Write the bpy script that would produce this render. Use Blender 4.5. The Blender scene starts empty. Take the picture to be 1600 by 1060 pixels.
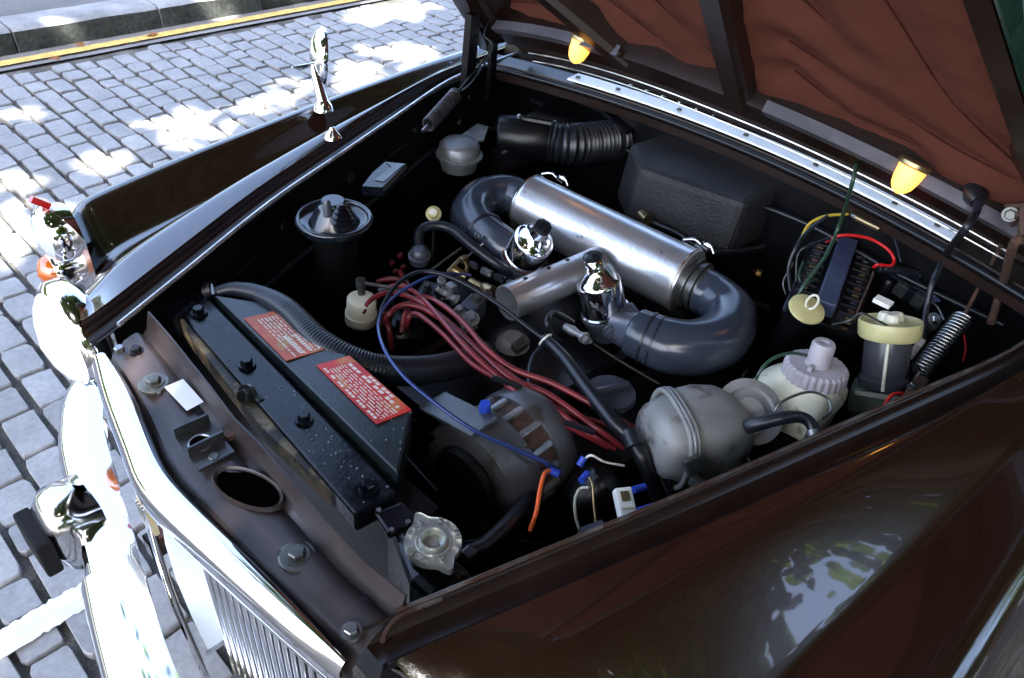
import bpy, bmesh, math, random
from math import sin, cos, pi, radians, sqrt
from mathutils import Vector as V, Matrix, noise
random.seed(7)
S = bpy.context.scene
COL = S.collection

# ------------------------------------------------------------------ camera
LENS = 1202.464
CAM = V((0.22, 0.67, 1.65))
_r = V((1400, -830, LENS)).normalized(); _s = V((-1730, -1176, LENS)).normalized()
AX, AY = -_r, -_s
AZ = AX.cross(AY)
right = V((AX[0], AY[0], AZ[0])); down = V((AX[1], AY[1], AZ[1])); fwd = V((AX[2], AY[2], AZ[2]))
cd = bpy.data.cameras.new("camera"); cam = bpy.data.objects.new("camera", cd); COL.objects.link(cam)
up, back = -down, -fwd
cam.matrix_world = Matrix(((right[0], up[0], back[0], CAM[0]), (right[1], up[1], back[1], CAM[1]), (right[2], up[2], back[2], CAM[2]), (0, 0, 0, 1)))
cd.sensor_width = 36; cd.lens = LENS / 1600 * 36; cd.clip_start = 0.02; cd.clip_end = 2000
S.camera = cam

# ------------------------------------------------------------------ light
SUN = V((0.62, 0.30, 1.0)).normalized()
w = bpy.data.worlds.new("World"); S.world = w; w.use_nodes = True
nt = w.node_tree; sky = nt.nodes.new("ShaderNodeTexSky"); sky.sky_type = 'NISHITA'; sky.sun_disc = False
sky.dust_density = 3.0; sky.ozone_density = 0.5; sky.air_density = 0.9; sky.sun_elevation = math.asin(SUN.z); sky.sun_rotation = math.atan2(SUN.x, SUN.y)
bg = nt.nodes["Background"]; nt.links.new(sky.outputs[0], bg.inputs[0]); bg.inputs[1].default_value = 0.15
sl = bpy.data.lights.new("sun", 'SUN'); sl.energy = 4.0; sl.angle = radians(0.55); sl.color = (1.0, 0.95, 0.87)
so = bpy.data.objects.new("sun", sl); COL.objects.link(so); so.rotation_euler = SUN.to_track_quat('Z', 'Y').to_euler()
S.view_settings.view_transform = 'Standard'; S.view_settings.look = 'None'
S.view_settings.exposure = 2.88; S.view_settings.gamma = 1
S.view_settings.use_curve_mapping = False
S.render.engine = 'CYCLES'; S.cycles.max_bounces = 8; S.cycles.use_denoising = True

# ------------------------------------------------------------------ measuring aids: a point of the photograph at a known height
def ray(px, py):
    a = V((px - 800, py - 530, LENS))
    return V((AX.dot(a), AY.dot(a), AZ.dot(a)))
def P(px, py, z):
    d = ray(px, py); return CAM + d * ((z - CAM.z) / d.z)
def PX(px, py, x):
    d = ray(px, py); return CAM + d * ((x - CAM.x) / d.x)
def PY(px, py, y):
    d = ray(px, py); return CAM + d * ((y - CAM.y) / d.y)
def rp(p, pix):
    return pix * (p - CAM).dot(fwd) / LENS

# ------------------------------------------------------------------ materials
MATS = {}
def mat(name, col, rough=.5, metal=0., coat=0., spec=.5, noise_amt=0., nscale=20., bump=0., bscale=60., emis=None, estr=0., trans=0., alpha=1., rust=None, rust_t=.62, rscale=14., bdist=.002, sheen=0., ior=1.5, rvar=0.):
    m = bpy.data.materials.new(name); m.use_nodes = True; n = m.node_tree.nodes; L = m.node_tree.links
    b = n["Principled BSDF"]
    b.inputs["Base Color"].default_value = (*col, 1); b.inputs["Roughness"].default_value = rough; b.inputs["Metallic"].default_value = metal
    b.inputs["Coat Weight"].default_value = coat; b.inputs["Coat Roughness"].default_value = .025; b.inputs["Coat IOR"].default_value = 1.8
    b.inputs["Specular IOR Level"].default_value = spec; b.inputs["IOR"].default_value = ior
    b.inputs["Transmission Weight"].default_value = trans; b.inputs["Alpha"].default_value = alpha
    if sheen: b.inputs["Sheen Weight"].default_value = sheen
    if emis: b.inputs["Emission Color"].default_value = (*emis, 1); b.inputs["Emission Strength"].default_value = estr
    tc = n.new("ShaderNodeTexCoord"); out = None
    if noise_amt or rust:
        nz = n.new("ShaderNodeTexNoise"); nz.inputs["Scale"].default_value = nscale; nz.inputs["Detail"].default_value = 6
        L.new(tc.outputs["Object"], nz.inputs["Vector"])
        r = n.new("ShaderNodeValToRGB"); e = r.color_ramp.elements
        e[0].position = .3; e[1].position = .7
        e[0].color = (*[max(0, c * (1 - noise_amt)) for c in col], 1); e[1].color = (*[min(1, c * (1 + noise_amt)) for c in col], 1)
        L.new(nz.outputs["Fac"], r.inputs[0]); out = r.outputs[0]
        if rvar:
            mr = n.new("ShaderNodeMapRange"); mr.inputs[1].default_value = .3; mr.inputs[2].default_value = .7
            mr.inputs[3].default_value = max(0, rough - rvar); mr.inputs[4].default_value = rough + rvar
            L.new(nz.outputs["Fac"], mr.inputs[0]); L.new(mr.outputs[0], b.inputs["Roughness"])
        if rust:
            n2 = n.new("ShaderNodeTexNoise"); n2.inputs["Scale"].default_value = rscale; n2.inputs["Detail"].default_value = 8; n2.inputs["Roughness"].default_value = .65
            L.new(tc.outputs["Object"], n2.inputs["Vector"])
            r2 = n.new("ShaderNodeValToRGB"); r2.color_ramp.elements[0].position = rust_t - .04; r2.color_ramp.elements[1].position = rust_t + .04
            L.new(n2.outputs["Fac"], r2.inputs[0])
            mx = n.new("ShaderNodeMix"); mx.data_type = 'RGBA'; L.new(r2.outputs[0], mx.inputs[0]); L.new(out, mx.inputs[6]); mx.inputs[7].default_value = (*rust, 1)
            out = mx.outputs[2]
        L.new(out, b.inputs["Base Color"])
    if bump:
        bn = n.new("ShaderNodeTexNoise"); bn.inputs["Scale"].default_value = bscale; bn.inputs["Detail"].default_value = 4
        L.new(tc.outputs["Object"], bn.inputs["Vector"])
        bp = n.new("ShaderNodeBump"); bp.inputs["Strength"].default_value = bump; bp.inputs["Distance"].default_value = bdist
        L.new(bn.outputs["Fac"], bp.inputs["Height"]); L.new(bp.outputs[0], b.inputs["Normal"])
    MATS[name] = m
    return m
M = MATS
mat("brown_paint", (.0165, .0060, .0032), rough=0.2, coat=1., spec=.5, ior=1.6)
mat("brown_paint_dull", (.030, .0225, .0225), rough=0.33, spec=0.45, noise_amt=.35, nscale=9, rust=(.03, .024, .02), rust_t=.66, bump=.12, bscale=90, rvar=.1)
mat("brown_inner", (0.0135, 0.0063, 0.0045), rough=.3, spec=.5, noise_amt=.3, nscale=14)
mat("edge_worn", (0.08, 0.068, 0.064), rough=.4, metal=.3, noise_amt=.5, nscale=40, rust=(.05, .025, .018), rust_t=.5, rscale=25)
mat("chrome_soft", (.82, .83, .86), rough=.10, metal=1.)
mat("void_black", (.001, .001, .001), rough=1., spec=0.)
mat("dark_gloss", (.01, .014, .02), rough=.15, spec=.8)
mat("bracket_steel", (.07, .07, .075), rough=.35, metal=.7, noise_amt=.4, nscale=40)
mat("worn_lip", (.085, .08, .095), rough=.35, metal=.2, noise_amt=.25, nscale=16)
mat("satin_panel", (.62, .66, .70), rough=.32, metal=.5, noise_amt=.06, nscale=8)
mat("pad_rubber", (.008, .008, .009), rough=.7, spec=.2)
mat("piping", (0.045, 0.012, 0.009), rough=.9, spec=.1)
mat("water", (.02, .025, .035), rough=.03, coat=1., spec=1.)
mat("drum_grey", (.085, .088, .095), rough=.38, metal=.4, noise_amt=.3, nscale=14, bump=.3, bscale=70, rust=(.05, .042, .035), rust_t=.6)
mat("lip_metal", (.62, .64, .68), rough=.22, metal=.8, noise_amt=.3, nscale=25)
mat("chrome", (.86, .87, .9), rough=.045, metal=1.)
mat("chrome_old", (.72, .73, .75), rough=.13, metal=1., noise_amt=.12, nscale=30)
mat("aluminium_strip", (0.93, 0.94, 0.96), rough=0.45, metal=0.1, noise_amt=.06)
mat("black_paint", (.0035, .005, .009), rough=0.24, spec=0.4, noise_amt=.3, nscale=30, bump=.25, bscale=170, bdist=.001, rvar=.12)
mat("cowl_paint", (0.01, 0.016, 0.018), rough=0.27, spec=.6, noise_amt=.35, nscale=10, bump=.25, bscale=200, bdist=.001)
mat("bay_black", (0.0018, 0.0018, 0.0024), rough=.55, spec=.15, noise_amt=.4, nscale=8)
mat("bay_satin", (.003, .003, .004), rough=0.3, spec=.3, noise_amt=.4, nscale=12, bump=.2, bscale=60)
mat("crackle_grey", (.012, .012, .0135), rough=0.6, spec=0.35, noise_amt=.45, nscale=12, bump=0.9, bscale=160, bdist=0.002)
mat("hammered_silver", (.62, .63, .65), rough=0.3, metal=.85, noise_amt=.14, nscale=9, bump=.32, bscale=140, bdist=.0012, rust=(.16, .15, .14), rust_t=.68, rscale=30)
mat("silver_edge", (.5, .45, .4), rough=.5, metal=.8, noise_amt=.4, nscale=50, rust=(.2, .09, .04), rust_t=.55, rscale=60)
mat("slate_plastic", (0.03, 0.038, 0.055), rough=0.2, spec=0.6, noise_amt=.12, nscale=7)
mat("cast_alloy", (0.3, 0.31, 0.32), rough=.45, metal=.7, noise_amt=.35, nscale=25, bump=.4, bscale=90)
mat("cast_blue_grey", (0.085, 0.097, 0.125), rough=.4, metal=.45, noise_amt=.3, nscale=25, bump=.3, bscale=90)
mat("pewter", (0.25, 0.25, 0.24), rough=0.58, metal=0.25, noise_amt=.3, nscale=12, bump=0.5, bscale=50, rust=(.12, .10, .085), rust_t=.6)
mat("steel", (0.35, 0.35, 0.35), rough=.3, metal=1., noise_amt=.3, nscale=60)
mat("dull_zinc", (0.1, 0.105, 0.1), rough=0.35, metal=.7, noise_amt=.3, nscale=50)
mat("cap_zinc", (0.58, 0.6, 0.55), rough=0.34, metal=0.85, noise_amt=.25, nscale=60, bump=.25, bscale=200, bdist=.0006)
mat("brass", (0.33, 0.252, 0.132), rough=.3, metal=.9, noise_amt=.3, nscale=60)
mat("rusty", (0.072, 0.036, 0.024), rough=.7, noise_amt=.5, nscale=60, bump=.4, bscale=150)
mat("rust_edge", (0.26, 0.19, 0.1), rough=.6, noise_amt=.6, nscale=25, rust=(.05, .045, .04), rust_t=.5)
mat("rubber", (0.006, 0.007, 0.01), rough=0.35, spec=.5, noise_amt=.3, nscale=30)
mat("rubber_blue", (.010, .012, .018), rough=0.33, spec=.45, noise_amt=.15, nscale=20)
mat("red_lead", (.165, .020, .024), rough=0.25, spec=.5, noise_amt=.25, nscale=30)
mat("red_wire", (.5, .01, .01), rough=.35)
mat("orange_wire", (.85, .13, .02), rough=.35)
mat("blue_wire", (0.015, 0.035, 0.15), rough=.3, spec=.6)
mat("blue_terminal", (.02, .06, .42), rough=.35)
mat("green_wire", (.02, .05, .03), rough=.35)
mat("yellow_wire", (.55, .38, .03), rough=.4)
mat("cream_plastic", (0.66, 0.65, 0.52), rough=.35, noise_amt=.08, nscale=15)
mat("white_plastic", (0.78, 0.77, 0.72), rough=.4)
mat("yellowed_plastic", (0.5, 0.46, 0.22), rough=.38, noise_amt=.18, nscale=22, rust=(.28, .2, .08), rust_t=.7, rscale=24)
mat("tank_plastic", (0.7, 0.68, 0.52), rough=.45, noise_amt=.25, nscale=12, rust=(.3, .24, .13), rust_t=.62, rscale=12)
mat("lilac_plastic", (.36, .335, .365), rough=.45, noise_amt=.12, nscale=30)
mat("smoked_plastic", (0.05, 0.052, 0.06), rough=.25, noise_amt=.2, nscale=14)
mat("green_plastic", (0.1, 0.13, 0.09), rough=.3, noise_amt=.2, nscale=14)
mat("navy_plastic", (0.03, 0.04, 0.085), rough=.4, noise_amt=.3, nscale=40, rust=(.08, .07, .09), rust_t=.66, rscale=70)
mat("maroon_cloth", (.088, .027, .018), rough=.9, spec=.15, noise_amt=.16, nscale=5, bump=0.3, bscale=420, bdist=.0012, sheen=0)
mat("label_red", (0.42, 0.014, 0.01), rough=.38, spec=.5, noise_amt=.2, nscale=14, rust=(.42, .13, .03), rust_t=.57, rscale=26)
mat("label_rust", (0.36, 0.062, 0.02), rough=.42, noise_amt=.3, nscale=26, rust=(.30, .15, .04), rust_t=.6, rscale=30)
mat("label_ink", (0.6, 0.56, 0.5), rough=.5)
mat("white_sticker", (.78, .78, .8), rough=.4)
mat("lamp_glass", (.62, .66, .70), rough=.06, trans=.0, metal=.0, coat=1., spec=.8)
mat("amber_lens", (.55, .12, .01), rough=.12, coat=1.)
mat("red_lens", (.45, .01, .01), rough=.12, coat=1.)
mat("bulb_glow", (1, .6, .2), rough=.4, emis=(1., .34, .035), estr=.42)
mat("bulb_core", (1, .8, .4), rough=.4, emis=(1., .66, .22), estr=5.)
mat("mirror_glass", (.8, .85, .88), rough=.02, metal=1.)
mat("windscreen_glass", (.01, .03, .02), rough=.03, coat=1., spec=.9)
mat("grille_enamel", (.002, .002, .002), rough=.6)
mat("badge_gold", (.6, .5, .3), rough=.3, metal=.9)
mat("yellow_paint", (.72, .50, .15), rough=.75, noise_amt=.2, nscale=20)
mat("white_paint", (.78, .78, .76), rough=.75, noise_amt=.1, nscale=20)
mat("bark", (.09, .07, .05), rough=.9, noise_amt=.4, nscale=6, bump=1., bscale=14, bdist=.03)
mat("leaf_litter", (.30, .12, .03), rough=.8, noise_amt=.4, nscale=90)

def wear_mat(name, col, spec=.4, rough=.6, nscale=3, fine=120, amt=.25, bump=.4):
    """Stone: large blotches times fine grain, with a little per-object shift."""
    m = bpy.data.materials.new(name); m.use_nodes = True; n = m.node_tree.nodes; L = m.node_tree.links; b = n["Principled BSDF"]
    g = n.new("ShaderNodeNewGeometry"); oi = n.new("ShaderNodeObjectInfo")
    a = n.new("ShaderNodeTexNoise"); a.inputs["Scale"].default_value = nscale; a.inputs["Detail"].default_value = 5; L.new(g.outputs["Position"], a.inputs["Vector"])
    c = n.new("ShaderNodeTexNoise"); c.inputs["Scale"].default_value = fine; c.inputs["Detail"].default_value = 5; L.new(g.outputs["Position"], c.inputs["Vector"])
    def mp(sock, lo, hi):
        r = n.new("ShaderNodeMapRange"); r.inputs[1].default_value = .25; r.inputs[2].default_value = .75; r.inputs[3].default_value = lo; r.inputs[4].default_value = hi; L.new(sock, r.inputs[0]); return r.outputs[0]
    def mul(x, y):
        q = n.new("ShaderNodeMath"); q.operation = 'MULTIPLY'; L.new(x, q.inputs[0]); L.new(y, q.inputs[1]); return q.outputs[0]
    r3 = n.new("ShaderNodeMapRange"); r3.inputs[3].default_value = 1 - amt * .7; r3.inputs[4].default_value = 1 + amt * .7; L.new(oi.outputs["Random"], r3.inputs[0])
    f = mul(mul(mp(a.outputs["Fac"], 1 - amt, 1 + amt), mp(c.outputs["Fac"], 1 - amt * .8, 1 + amt * .8)), r3.outputs[0])
    vm = n.new("ShaderNodeVectorMath"); vm.operation = 'SCALE'; vm.inputs[0].default_value = col; L.new(f, vm.inputs["Scale"])
    L.new(vm.outputs[0], b.inputs["Base Color"]); b.inputs["Roughness"].default_value = rough; b.inputs["Specular IOR Level"].default_value = spec
    bp = n.new("ShaderNodeBump"); bp.inputs["Strength"].default_value = bump; bp.inputs["Distance"].default_value = .003; L.new(c.outputs["Fac"], bp.inputs["Height"]); L.new(bp.outputs[0], b.inputs["Normal"])
    M[name] = m
wear_mat("sett_stone", (.305, .305, .315), amt=.2, rough=.55, fine=70, nscale=6)
wear_mat("joint_grit", (.20, .19, .175), amt=.6, rough=.9, fine=190, nscale=9, bump=1.)
wear_mat("granite", (.27, .275, .29), amt=.25, rough=.75, fine=60, nscale=6)
wear_mat("granite_shaded", (.045, .05, .045), amt=.6, rough=.8, fine=50, nscale=7)  # kerb face: its shade is put into the colour of the granite
wear_mat("tarmac", (.13, .135, .14), amt=.3, rough=.9, fine=110, nscale=2)
wear_mat("gutter_stone", (.24, .235, .24), amt=.25, rough=.8, fine=60, nscale=3)

def leaf_mat():
    m = bpy.data.materials.new("leaf"); m.use_nodes = True; n = m.node_tree.nodes; L = m.node_tree.links
    n.remove(n["Principled BSDF"]); out = n["Material Output"]
    g = n.new("ShaderNodeNewGeometry"); z = n.new("ShaderNodeTexNoise"); z.inputs["Scale"].default_value = 1.3; L.new(g.outputs["Position"], z.inputs["Vector"])
    r = n.new("ShaderNodeValToRGB"); r.color_ramp.elements[0].color = (.022, .042, .006, 1); r.color_ramp.elements[1].color = (.055, .08, .01, 1); L.new(z.outputs["Fac"], r.inputs[0])
    d = n.new("ShaderNodeBsdfPrincipled"); d.inputs["Roughness"].default_value = .5; L.new(r.outputs[0], d.inputs["Base Color"])
    t = n.new("ShaderNodeBsdfTranslucent"); t.inputs[0].default_value = (.12, .19, .012, 1)
    mx = n.new("ShaderNodeMixShader"); mx.inputs[0].default_value = .4; L.new(d.outputs[0], mx.inputs[1]); L.new(t.outputs[0], mx.inputs[2]); L.new(mx.outputs[0], out.inputs[0])
    M["leaf"] = m
leaf_mat()

# ------------------------------------------------------------------ object helpers
def link(name, me, parent=None, **props):
    o = bpy.data.objects.new(name, me); COL.objects.link(o)
    if parent is not None:
        o.parent = parent; loc = V(parent.get("base", (0, 0, 0)))
        o.matrix_parent_inverse = Matrix.Translation(-loc)
    o["base"] = (0., 0., 0.)
    for k, v in props.items(): o[k] = v
    return o
def empty(name, loc, **props):
    o = bpy.data.objects.new(name, None); COL.objects.link(o); o.location = loc; o["base"] = tuple(loc); o.empty_display_size = .1
    for k, v in props.items(): o[k] = v
    return o
class B:
    """Collects shapes into one bmesh."""
    def __init__(s): s.bm = bmesh.new(); s.ms = []
    def mi(s, m):
        if m not in s.ms: s.ms.append(m)
        return s.ms.index(m)
    def faces(s, vs, fs, m="bay_black", smooth=True):
        k = s.mi(m); bv = [s.bm.verts.new(v) for v in vs]
        for f in fs:
            try:
                q = s.bm.faces.new([bv[i] for i in f]); q.material_index = k; q.smooth = smooth
            except ValueError: pass
        return s
    def grid(s, rows, m="bay_black", close=False, smooth=True):
        n, c = len(rows), len(rows[0]); vs = [p for r in rows for p in r]; fs = []
        for i in range(n - 1):
            for j in range(c if close else c - 1):
                a, b2 = i * c + j, i * c + (j + 1) % c
                fs.append((a, b2, b2 + c, a + c))
        return s.faces(vs, fs, m, smooth)
    def lathe(s, A, Bp, prof, m="bay_black", n=32, smooth=True, ribs=0, rib=0.):
        """prof = (t along A->B, radius); may be a metre value when t is outside"""
        A, Bp = V(A), V(Bp); ax = Bp - A; L = ax.length; ax = ax / L
        u = ax.orthogonal().normalized(); v = ax.cross(u); rows = []
        for t, r in prof:
            c = A + ax * (L * t)
            rows.append([c + (u * cos(2 * pi * k / n) + v * sin(2 * pi * k / n)) * (r * (1 + (rib if ribs and (k * ribs * 2 // n) % 2 else 0))) for k in range(n)])
        s.grid(rows, m, True, smooth)
        for row, t in ((rows[0], 0), (rows[-1], 1)):
            if (prof[0] if t == 0 else prof[-1])[1] > 1e-5:
                k = s.mi(m); bv = [s.bm.verts.new(p) for p in (row if t else row[::-1])]
                f = s.bm.faces.new(bv); f.material_index = k
        return s
    def tube(s, pts, r, m="rubber", n=10, step=6, ribs=0., smooth=True, caps=True, rib_pitch=.006):
        pts = [V(p) for p in pts]; P2 = []
        rr = r if isinstance(r, (list, tuple)) else [r] * len(pts)
        for i in range(len(pts) - 1):
            p0, p1, p2, p3 = pts[max(i - 1, 0)], pts[i], pts[i + 1], pts[min(i + 2, len(pts) - 1)]
            st = step if not ribs else max(2, int((p2 - p1).length / (rib_pitch / 4)))
            for k in range(st):
                t = k / st
                q = .5 * ((2 * p1) + (p2 - p0) * t + (2 * p0 - 5 * p1 + 4 * p2 - p3) * t * t + (3 * p1 - p0 - 3 * p2 + p3) * t ** 3)
                P2.append((q, rr[i] * (1 - t) + rr[i + 1] * t))
        P2.append((pts[-1], rr[-1])); rows = []; u = None; dist = 0
        for i, (p, rad) in enumerate(P2):
            tg = (P2[min(i + 1, len(P2) - 1)][0] - P2[max(i - 1, 0)][0]).normalized()
            if i: dist += (p - P2[i - 1][0]).length
            u = (tg.orthogonal() if u is None else u - tg * u.dot(tg)).normalized(); v = tg.cross(u)
            if ribs: rad *= 1 + ribs * sin(2 * pi * dist / rib_pitch)
            rows.append([p + (u * cos(2 * pi * k / n) + v * sin(2 * pi * k / n)) * rad for k in range(n)])
        s.grid(rows, m, True, smooth)
        if caps:
            for row in (rows[0][::-1], rows[-1]):
                f = s.bm.faces.new([s.bm.verts.new(p) for p in row]); f.material_index = s.mi(m)
        return s
    def helix(s, A, Bp, R, r, turns, m="steel", n=6):
        A, Bp = V(A), V(Bp); ax = (Bp - A); L = ax.length; ax /= L; u = ax.orthogonal().normalized(); v = ax.cross(u)
        N = int(turns * 14); pts = [A + ax * (L * i / N) + (u * cos(2 * pi * turns * i / N) + v * sin(2 * pi * turns * i / N)) * R for i in range(N + 1)]
        return s.tube(pts, r, m, n=n, step=1)
    def box(s, c, size, m="bay_black", rot=None, bevel=0.):
        c = V(c); hx, hy, hz = [a / 2 for a in size]; R = rot or Matrix.Identity(3)
        b2 = bmesh.new(); bmesh.ops.create_cube(b2, size=1)
        for v in b2.verts: v.co = V((v.co.x * size[0], v.co.y * size[1], v.co.z * size[2]))
        if bevel: bmesh.ops.bevel(b2, geom=b2.edges[:], offset=bevel, segments=2, affect='EDGES', profile=.6)
        vs = [c + R @ v.co for v in b2.verts]; idx = {v: i for i, v in enumerate(b2.verts)}
        fs = [[idx[v] for v in f.verts] for f in b2.faces]; b2.free()
        return s.faces(vs, fs, m, smooth=False)
    def prism(s, poly, thick, m="bay_black", nrm=None, smooth=False):
        """flat polygon given in 3D extruded by thick along its normal"""
        poly = [V(p) for p in poly]; n = V(nrm).normalized() if nrm else (poly[1] - poly[0]).cross(poly[2] - poly[1]).normalized()
        k = len(poly); lo = [p - n * thick for p in poly]
        fs = [list(range(k)), list(range(2 * k - 1, k - 1, -1))] + [(i, i + k, (i + 1) % k + k, (i + 1) % k) for i in range(k)]
        return s.faces(poly + lo, fs, m, smooth)
    def hexbolt(s, c, axis, r, h, m="steel", washer=True):
        c = V(c); axis = V(axis).normalized()
        if washer: s.lathe(c, c + axis * h * .3, [(0, r * 1.45), (1, r * 1.4)], m, n=20, smooth=False)
        s.lathe(c, c + axis * h, [(0, r), (.85, r), (1, r * .85)], m, n=6, smooth=False)
        return s
    def done(s, name, parent=None, bevel=0., subsurf=0, auto=True, **props):
        bmesh.ops.recalc_face_normals(s.bm, faces=s.bm.faces)
        for e in s.bm.edges:
            if len(e.link_faces) == 2 and e.calc_face_angle(0) > radians(50): e.smooth = False
        me = bpy.data.meshes.new(name); s.bm.to_mesh(me); s.bm.free()
        for m in s.ms: me.materials.append(M[m])
        o = link(name, me, parent, **props)
        if bevel:
            md = o.modifiers.new("bevel", 'BEVEL'); md.width = bevel; md.segments = 2; md.limit_method = 'ANGLE'; md.angle_limit = radians(40)
        if subsurf:
            md = o.modifiers.new("smooth", 'SUBSURF'); md.levels = subsurf; md.render_levels = subsurf
        return o
def frame(zaxis, xhint=(1, 0, 0)):
    z = V(zaxis).normalized(); x = (V(xhint) - z * V(xhint).dot(z)).normalized(); y = z.cross(x)
    return Matrix((x, y, z)).transposed()
def lerp(xs, x):
    if x >= xs[0][0]: return xs[0][1]
    for (a, va), (b, vb) in zip(xs, xs[1:]):
        if a >= x >= b: return va + (vb - va) * (a - x) / (a - b)
    return xs[-1][1]
def PT(l): return [P(*q) for q in l]

# ================================================================== SETTING
# the ground, far out to the horizon
b = B(); b.faces([(-400, -400, -.03), (400, -400, -.03), (400, 400, -.03), (-400, 400, -.03)], [(0, 1, 2, 3)], "tarmac"); b.done("ground", kind="structure")
road = B()
road.grid([[V((x, y, -.012 + .006 * noise.noise((x * 5, y * 5, 0)))) for x in [4.0 - .1 * i for i in range(120)]] for y in [-3.83 + .1 * j for j in range(78)]], "joint_grit")
road = road.done("road", kind="structure")
# setts in courses across the road
def sett_mesh(k):
    rnd = random.Random(k); vs = []; fs = []; n = 14
    ring = []
    for i in range(n):
        a = 2 * pi * (i + .5) / n; ca, sa = cos(a), sin(a); e = .16 if k % 3 else .26
        x = math.copysign(abs(ca) ** e, ca) * .5; y = math.copysign(abs(sa) ** e, sa) * .5
        ring.append((x * (1 + rnd.uniform(-.08, .03)), y * (1 + rnd.uniform(-.05, .02))))
    tilt = (rnd.uniform(-.03, .03), rnd.uniform(-.03, .03))
    for f, z in ((1, -.02), (1.0, .0005), (.955, .0045)):
        vs += [(x * f, y * f, z + (x * tilt[0] + y * tilt[1]) * .16) for x, y in ring]
    vs.append((0, 0, .0055))
    for r in range(2): fs += [(r * n + i, r * n + (i + 1) % n, (r + 1) * n + (i + 1) % n, (r + 1) * n + i) for i in range(n)]
    fs += [(2 * n + i, 2 * n + (i + 1) % n, 3 * n) for i in range(n)]
    me = bpy.data.meshes.new("sett"); me.from_pydata(vs, [], fs); me.materials.append(M["sett_stone"])
    return me
variants = [sett_mesh(k) for k in range(12)]
setts = []
x = 0.85; rnd = random.Random(3)
while x > -4.6:
    wd = rnd.uniform(.094, .114); y = -3.79 + rnd.uniform(0, .08)
    while y < .9:
        ln = rnd.uniform(.11, .19)
        if not (x < -.15 and y > -.35):
            setts.append((x - wd / 2 + rnd.uniform(-.003, .003), y + ln / 2, wd - rnd.uniform(.010, .022), min(ln, .9 - y + .1) - rnd.uniform(.005, .011), rnd.uniform(-.035, .035), rnd.uniform(-.003, .005), rnd.randrange(12)))
        y += ln
    x -= wd
def inview(s):
    d = V((s[0], s[1], 0)) - CAM; z = d.dot(fwd); px, py = 800 + LENS * d.dot(right) / z, 530 + LENS * d.dot(down) / z
    behind = (s[0] < -.12 and s[1] > -.8)
    return -20 < px < 1150 and -20 < py < 1090 and not behind
setts.sort(key=lambda s: (not inview(s), (V((s[0], s[1], 0)) - CAM).length))
vs, fs = [], []
for i, s in enumerate(setts):
    if i < 300:
        o = link("sett", variants[s[6]], road); o.location = (s[0], s[1], s[5]); o.rotation_euler = (0, 0, s[4]); o.scale = (s[2], s[3], 1)
    else:
        me = variants[s[6]]; n0 = len(vs); c, sn = cos(s[4]), sin(s[4])
        for v in me.vertices:
            a, q = v.co.x * s[2], v.co.y * s[3]; vs.append((s[0] + a * c - q * sn, s[1] + a * sn + q * c, s[5] + v.co.z))
        fs += [tuple(n0 + j for j in p.vertices) for p in me.polygons]
me = bpy.data.meshes.new("far_setts"); me.from_pydata(vs, [], fs); me.materials.append(M["sett_stone"])
link("far_setts", me, road, kind="stuff")
def strip_line(name, y0, y1, xa, xb, m, z, jag=.006):
    N = int((xa - xb) / .008); rows = [[], []]
    for i in range(N + 1):
        xx = xa - (xa - xb) * i / N
        rows[0].append(V((xx, y0 + jag * .5 * noise.noise((xx * 9, 3, 0)) + jag * noise.noise((xx * 90, 8, 0)), z)))
        rows[1].append(V((xx, y1 + jag * .5 * noise.noise((xx * 9, 9, 5)) + jag * noise.noise((xx * 90, 1, 4)), z)))
    bb = B(); bb.grid(rows, m); return bb.done(name, kind="structure")
b = B(); b.grid([[V((xx, yy, .002 + .004 * noise.noise((xx * 3, yy * 3, 0)))) for xx in [4 - .12 * i for i in range(100)]] for yy in (-4.06, -3.98, -3.9, -3.82)], "gutter_stone"); b.done("gutter", kind="structure")
strip_line("yellow_line", -3.935, -3.865, 4, -8, "yellow_paint", .012, .008)
strip_line("white_line", -.655, -.585, 1.6, .0, "white_paint", .0095, .010)
pav = B(); pav.grid([[V((xx, yy, .115 + .004 * noise.noise((xx, yy, 0)))) for xx in [8 - .5 * i for i in range(50)]] for yy in [-4.26 - .5 * j for j in range(10)]], "tarmac")
pav = pav.done("pavement", kind="structure")
kx = [1.4, .55, -.25, -1.03, -1.83, -2.49, -3.3, -4.1, -4.9, -5.7, -6.5]
for a, c in zip(kx, kx[1:]):
    b = B(); n = 10; rows = []
    prof = [(-4.265, .0), (-4.265, .122), (-4.15, .126), (-4.055, .122), (-4.035, .108), (-4.03, .05), (-4.022, -.02)]
    for i in range(n + 1):
        xx = a - .006 - (a - c - .012) * i / n
        rows.append([V((xx, y + .008 * noise.noise((xx * 9, y * 9, z * 20)), z + .004 * noise.noise((xx * 7, y * 20, z)))) for y, z in prof])
    b.grid([r[:5] for r in rows], "granite"); b.grid([r[4:] for r in rows], "granite_shaded"); k = b.mi("granite")
    for r in (rows[0], rows[-1]): b.bm.faces.new([b.bm.verts.new(p) for p in r])
    b.done("kerb_stone", pav)
# fallen leaves by the kerb
for i, (px, py, lab) in enumerate([(122, 71, "dry orange leaf lying at the foot of the kerb in the gutter"), (237, 55, "yellowish dry leaf on the gutter just before a kerb joint"), (84, 93, "small brown leaf lying on the yellow line")]):
    c = P(px, py, .016 if i < 2 else .02); b = B(); r = .03; pts = [c + V((cos(a) * r * (1 + .3 * (k % 2)), sin(a) * r * .6 * (1 + .4 * (k % 2)), .006 * sin(a * 2) + .004)) for k, a in enumerate([i + 2 * pi * q / 9 for q in range(9)])]
    b.faces(pts + [c + V((0, 0, .012))], [(q, (q + 1) % 9, 9) for q in range(9)], "leaf_litter"); b.done("fallen_leaf", label=lab, category="leaf", group="fallen leaves by the kerb")

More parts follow.
